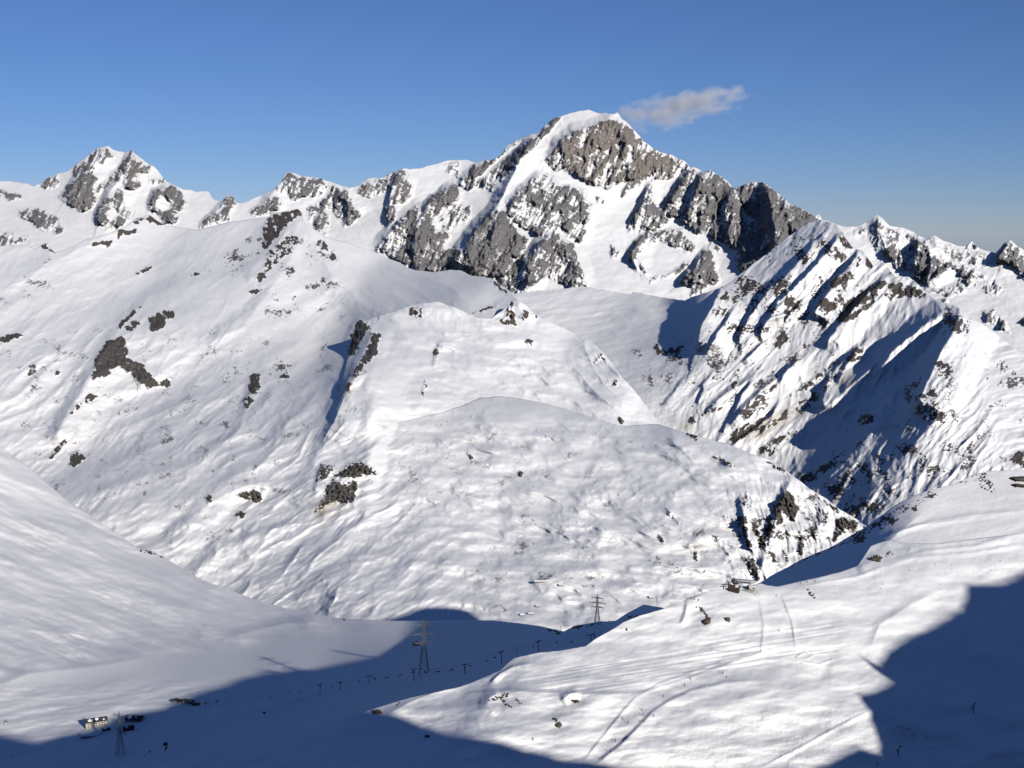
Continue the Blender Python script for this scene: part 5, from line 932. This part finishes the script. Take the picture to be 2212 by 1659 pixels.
def person(base, yaw, look, label):
    t = empty('person', base, yaw)
    for nm, me, off in (('body', looks[look][1], (0, 0, .06)), ('helmet', helm, (0, 0, .06)), ('ski', ski_mesh, (-.15, .05, .02)), ('ski', ski_mesh, (.15, .05, .02)), ('ski_pole', pole_mesh, (-.36, 0, .02)), ('ski_pole', pole_mesh, (.36, 0, .02))):
        o = bpy.data.objects.new(nm, me); COL.objects.link(o); o.parent = t; o.location = off
    t.scale = (1.06, 1.06, 1.06)
    tag(t, label, 'person', 'skiers on the piste')
def s5(cx, cy): return (1700 + cx / 3.687) * 0.7373, (1950 + cy / 3.687) * 0.7373
def s3(cx, cy): return (2050 + cx / 6.32) * 0.7373, (1640 + cy / 6.32) * 0.7373
folk = [(s5(1535, 95), 0, 'skier in navy, higher of the topmost pair on the piste'), (s5(1575, 132), 3, 'skier in brown, lower of the topmost pair on the piste'), (s5(1195, 157), 1, 'skier in black next below the topmost pair on the piste'), (s5(1132, 220), 0, 'skier in navy at the start of the piste bend'),
        (s5(893, 345), 1, 'lone skier in black halfway round the piste bend'), (s5(667, 482), 0, 'skier in navy, top of the column of three on the bend'), (s5(680, 543), 4, 'skier in grey, middle of the column of three on the bend'), (s5(687, 612), 1, 'skier in black, bottom of the column of three on the bend'),
        (s5(458, 580), 1, 'skier in black near the outer edge of the bend'), (s5(514, 622), 3, 'skier in brown just inside the outer edge of the bend'), (s5(790, 550), 1, 'skier in black against the shadowed bank of the bend'), (s5(378, 825), 1, 'skier in black throwing up a line of snow'),
        (s5(328, 932), 0, 'skier in navy, last but one above the shadow edge'), (s5(248, 1020), 1, 'lowest skier, in black, at the edge of the big shadow'), ((1151, 1600), 1, 'lone skier in black away from the piste near the shadow edge'),
        (s3(1052, 610), 1, 'skier in black right in front of the control cabin'), (s3(1020, 655), 0, 'skier in navy below the control cabin'), (s3(1410, 672), 1, 'skier in black at the piste junction past the station'), (s3(1870, 450), 1, 'skier in black on the piste above the station, nearest to it'), (s3(1985, 425), 4, 'skier in grey in the middle of the piste above the station'), (s3(2125, 408), 1, 'skier in black highest on the piste above the station'),
        (s3(1470, 1330), 2, 'skier in red alone on the open slope below the station'), ((2005, 1594), 1, 'skier in black in the shade between the drag lift pylons'), ((1894, 1654), 1, 'skier in black at the bottom of the shaded slope')]
for i, ((u, y), lk, lab) in enumerate(folk):
    person(L7.at(u, y), math.radians(rnd.uniform(120, 260)), lk, lab)

# ------------------------------------------------------------------ boulders
def boulder(L, u, y, w, h, seed, label, sink=0.35):
    b = L.at(u, y); k = b.length / F; r = random.Random(seed)
    bm = bmesh.new(); bmesh.ops.create_icosphere(bm, subdivisions=3, radius=1.0)
    off = r.uniform(0, 90)
    from mathutils import noise as mn
    for v in bm.verts:
        c = v.co.copy(); d = 1 + 0.35 * mn.noise(c * 1.3 + Vector((off, 0, 0))) + 0.16 * mn.noise(c * 3.4 + Vector((0, off, 0))); q = 0.28
        v.co = c * d; v.co.x = round(v.co.x / q) * q * .45 + v.co.x * .55; v.co.z = round(v.co.z / q) * q * .5 + v.co.z * .5
        v.co.x *= w * k / 2; v.co.y *= w * k * .42; v.co.z *= h * k / 2
    me = bpy.data.meshes.new('boulder'); bm.to_mesh(me); bm.free(); me.materials.append(boulder_m)
    o = bpy.data.objects.new('boulder', me); COL.objects.link(o); o.location = b + Vector((0, 0, h * k * (.5 - sink))); o.rotation_euler = (r.uniform(-.2, .2), r.uniform(-.2, .2), r.uniform(-.5, .5))
    tag(o, label, 'boulder')
boulder(L7, 1571, 1341, 13, 11, 1, 'lone brown boulder on the sunlit slope below the timber hut')
boulder(L7, 1891, 1209, 27, 12, 2, 'wide black boulder beside the piste beyond the station', .45)
boulder(L8, 2203, 1036, 38, 9, 3, 'long dark boulder at the picture edge, upper of two', .4); boulder(L8, 2204, 1050, 36, 7, 4, 'long dark boulder at the picture edge, lower of two', .4)
boulder(L7, 1527, 1344, 17, 10, 5, 'dark boulder at the foot of the rocky strip left of the lone brown boulder', .4)
boulder(L5, 900, 1391, 18, 6, 6, 'dark boulder in the shaded hollow just left of the largest pylon', .4)
boulder(L7, 1245, 1517, 13, 8, 7, 'sharp brown boulder on the small snow hump above the bend', .4)
boulder(L7, 1205, 1568, 14, 9, 8, 'brown boulder in the bare strip left of the piste bend', .4)
boulder(L5, 357, 1609, 10, 9, 9, 'black boulder in the shade right of the front pylon', .35)
boulder(L5, 563, 1648, 13, 8, 10, 'black boulder at the bottom of the shaded pass', .4)
boulder(L5, 716, 1590, 10, 8, 11, 'black boulder on the shaded flank below the chairlift', .4)
boulder(L7, 816, 1540, 20, 10, 12, 'dark boulder at the shadowed left tip of the sunlit slope', .4)
boulder(L7, 923, 1592, 10, 7, 13, 'black boulder in the shadow below the sunlit tip', .4)

# ------------------------------------------------------------------ plume of cloud at the summit
c0 = rays(np.array(1462.0), np.array(234.0)) * 21600.0
bm = bmesh.new(); bmesh.ops.create_icosphere(bm, subdivisions=4, radius=1.0); me = bpy.data.meshes.new('cloud'); bm.to_mesh(me); bm.free()
cm = bpy.data.materials.new('cloud_vapour'); cm.use_nodes = True; n = cm.node_tree.nodes; l = cm.node_tree.links; n.remove(n['Principled BSDF'])
pv = n.new('ShaderNodeVolumePrincipled'); pv.inputs['Color'].default_value = (0.90, 0.885, 0.875, 1); pv.inputs['Anisotropy'].default_value = 0.0
tc = n.new('ShaderNodeTexCoord'); mp = n.new('ShaderNodeMapping'); mp.inputs['Scale'].default_value = (3.2, 1.6, 1.25); nz = n.new('ShaderNodeTexNoise'); nz.inputs['Scale'].default_value = 1.35; nz.inputs['Detail'].default_value = 7; nz.inputs['Roughness'].default_value = 0.6
l.new(tc.outputs['Object'], mp.inputs[0]); l.new(mp.outputs[0], nz.inputs['Vector'])
ln = n.new('ShaderNodeVectorMath'); ln.operation = 'LENGTH'; l.new(tc.outputs['Object'], ln.inputs[0])
def mth(op, a, b):
    z = n.new('ShaderNodeMath'); z.operation = op
    for i, v in enumerate((a, b)):
        if isinstance(v, (int, float)): z.inputs[i].default_value = v
        else: l.new(v, z.inputs[i])
    return z.outputs[0]
fall = mth('SUBTRACT', 1.0, mth('POWER', ln.outputs['Value'], 2.0))
den = mth('ADD', mth('MULTIPLY', fall, 0.62), mth('MULTIPLY', mth('SUBTRACT', nz.outputs[0], 0.6), 2.5))
den = mth('MINIMUM', mth('MAXIMUM', den, 0.0), 0.6)
l.new(mth('MULTIPLY', den, 0.010), pv.inputs['Density']); l.new(pv.outputs[0], n['Material Output'].inputs['Volume'])
me.materials.append(cm); cl = bpy.data.objects.new('cloud', me); COL.objects.link(cl)
cl.location = c0; cl.scale = (1400, 420, 340); cl.rotation_euler = (0, math.radians(-11), 0)
tag(cl, 'grey plume of cloud blowing off the highest summit', 'cloud', kind='stuff')
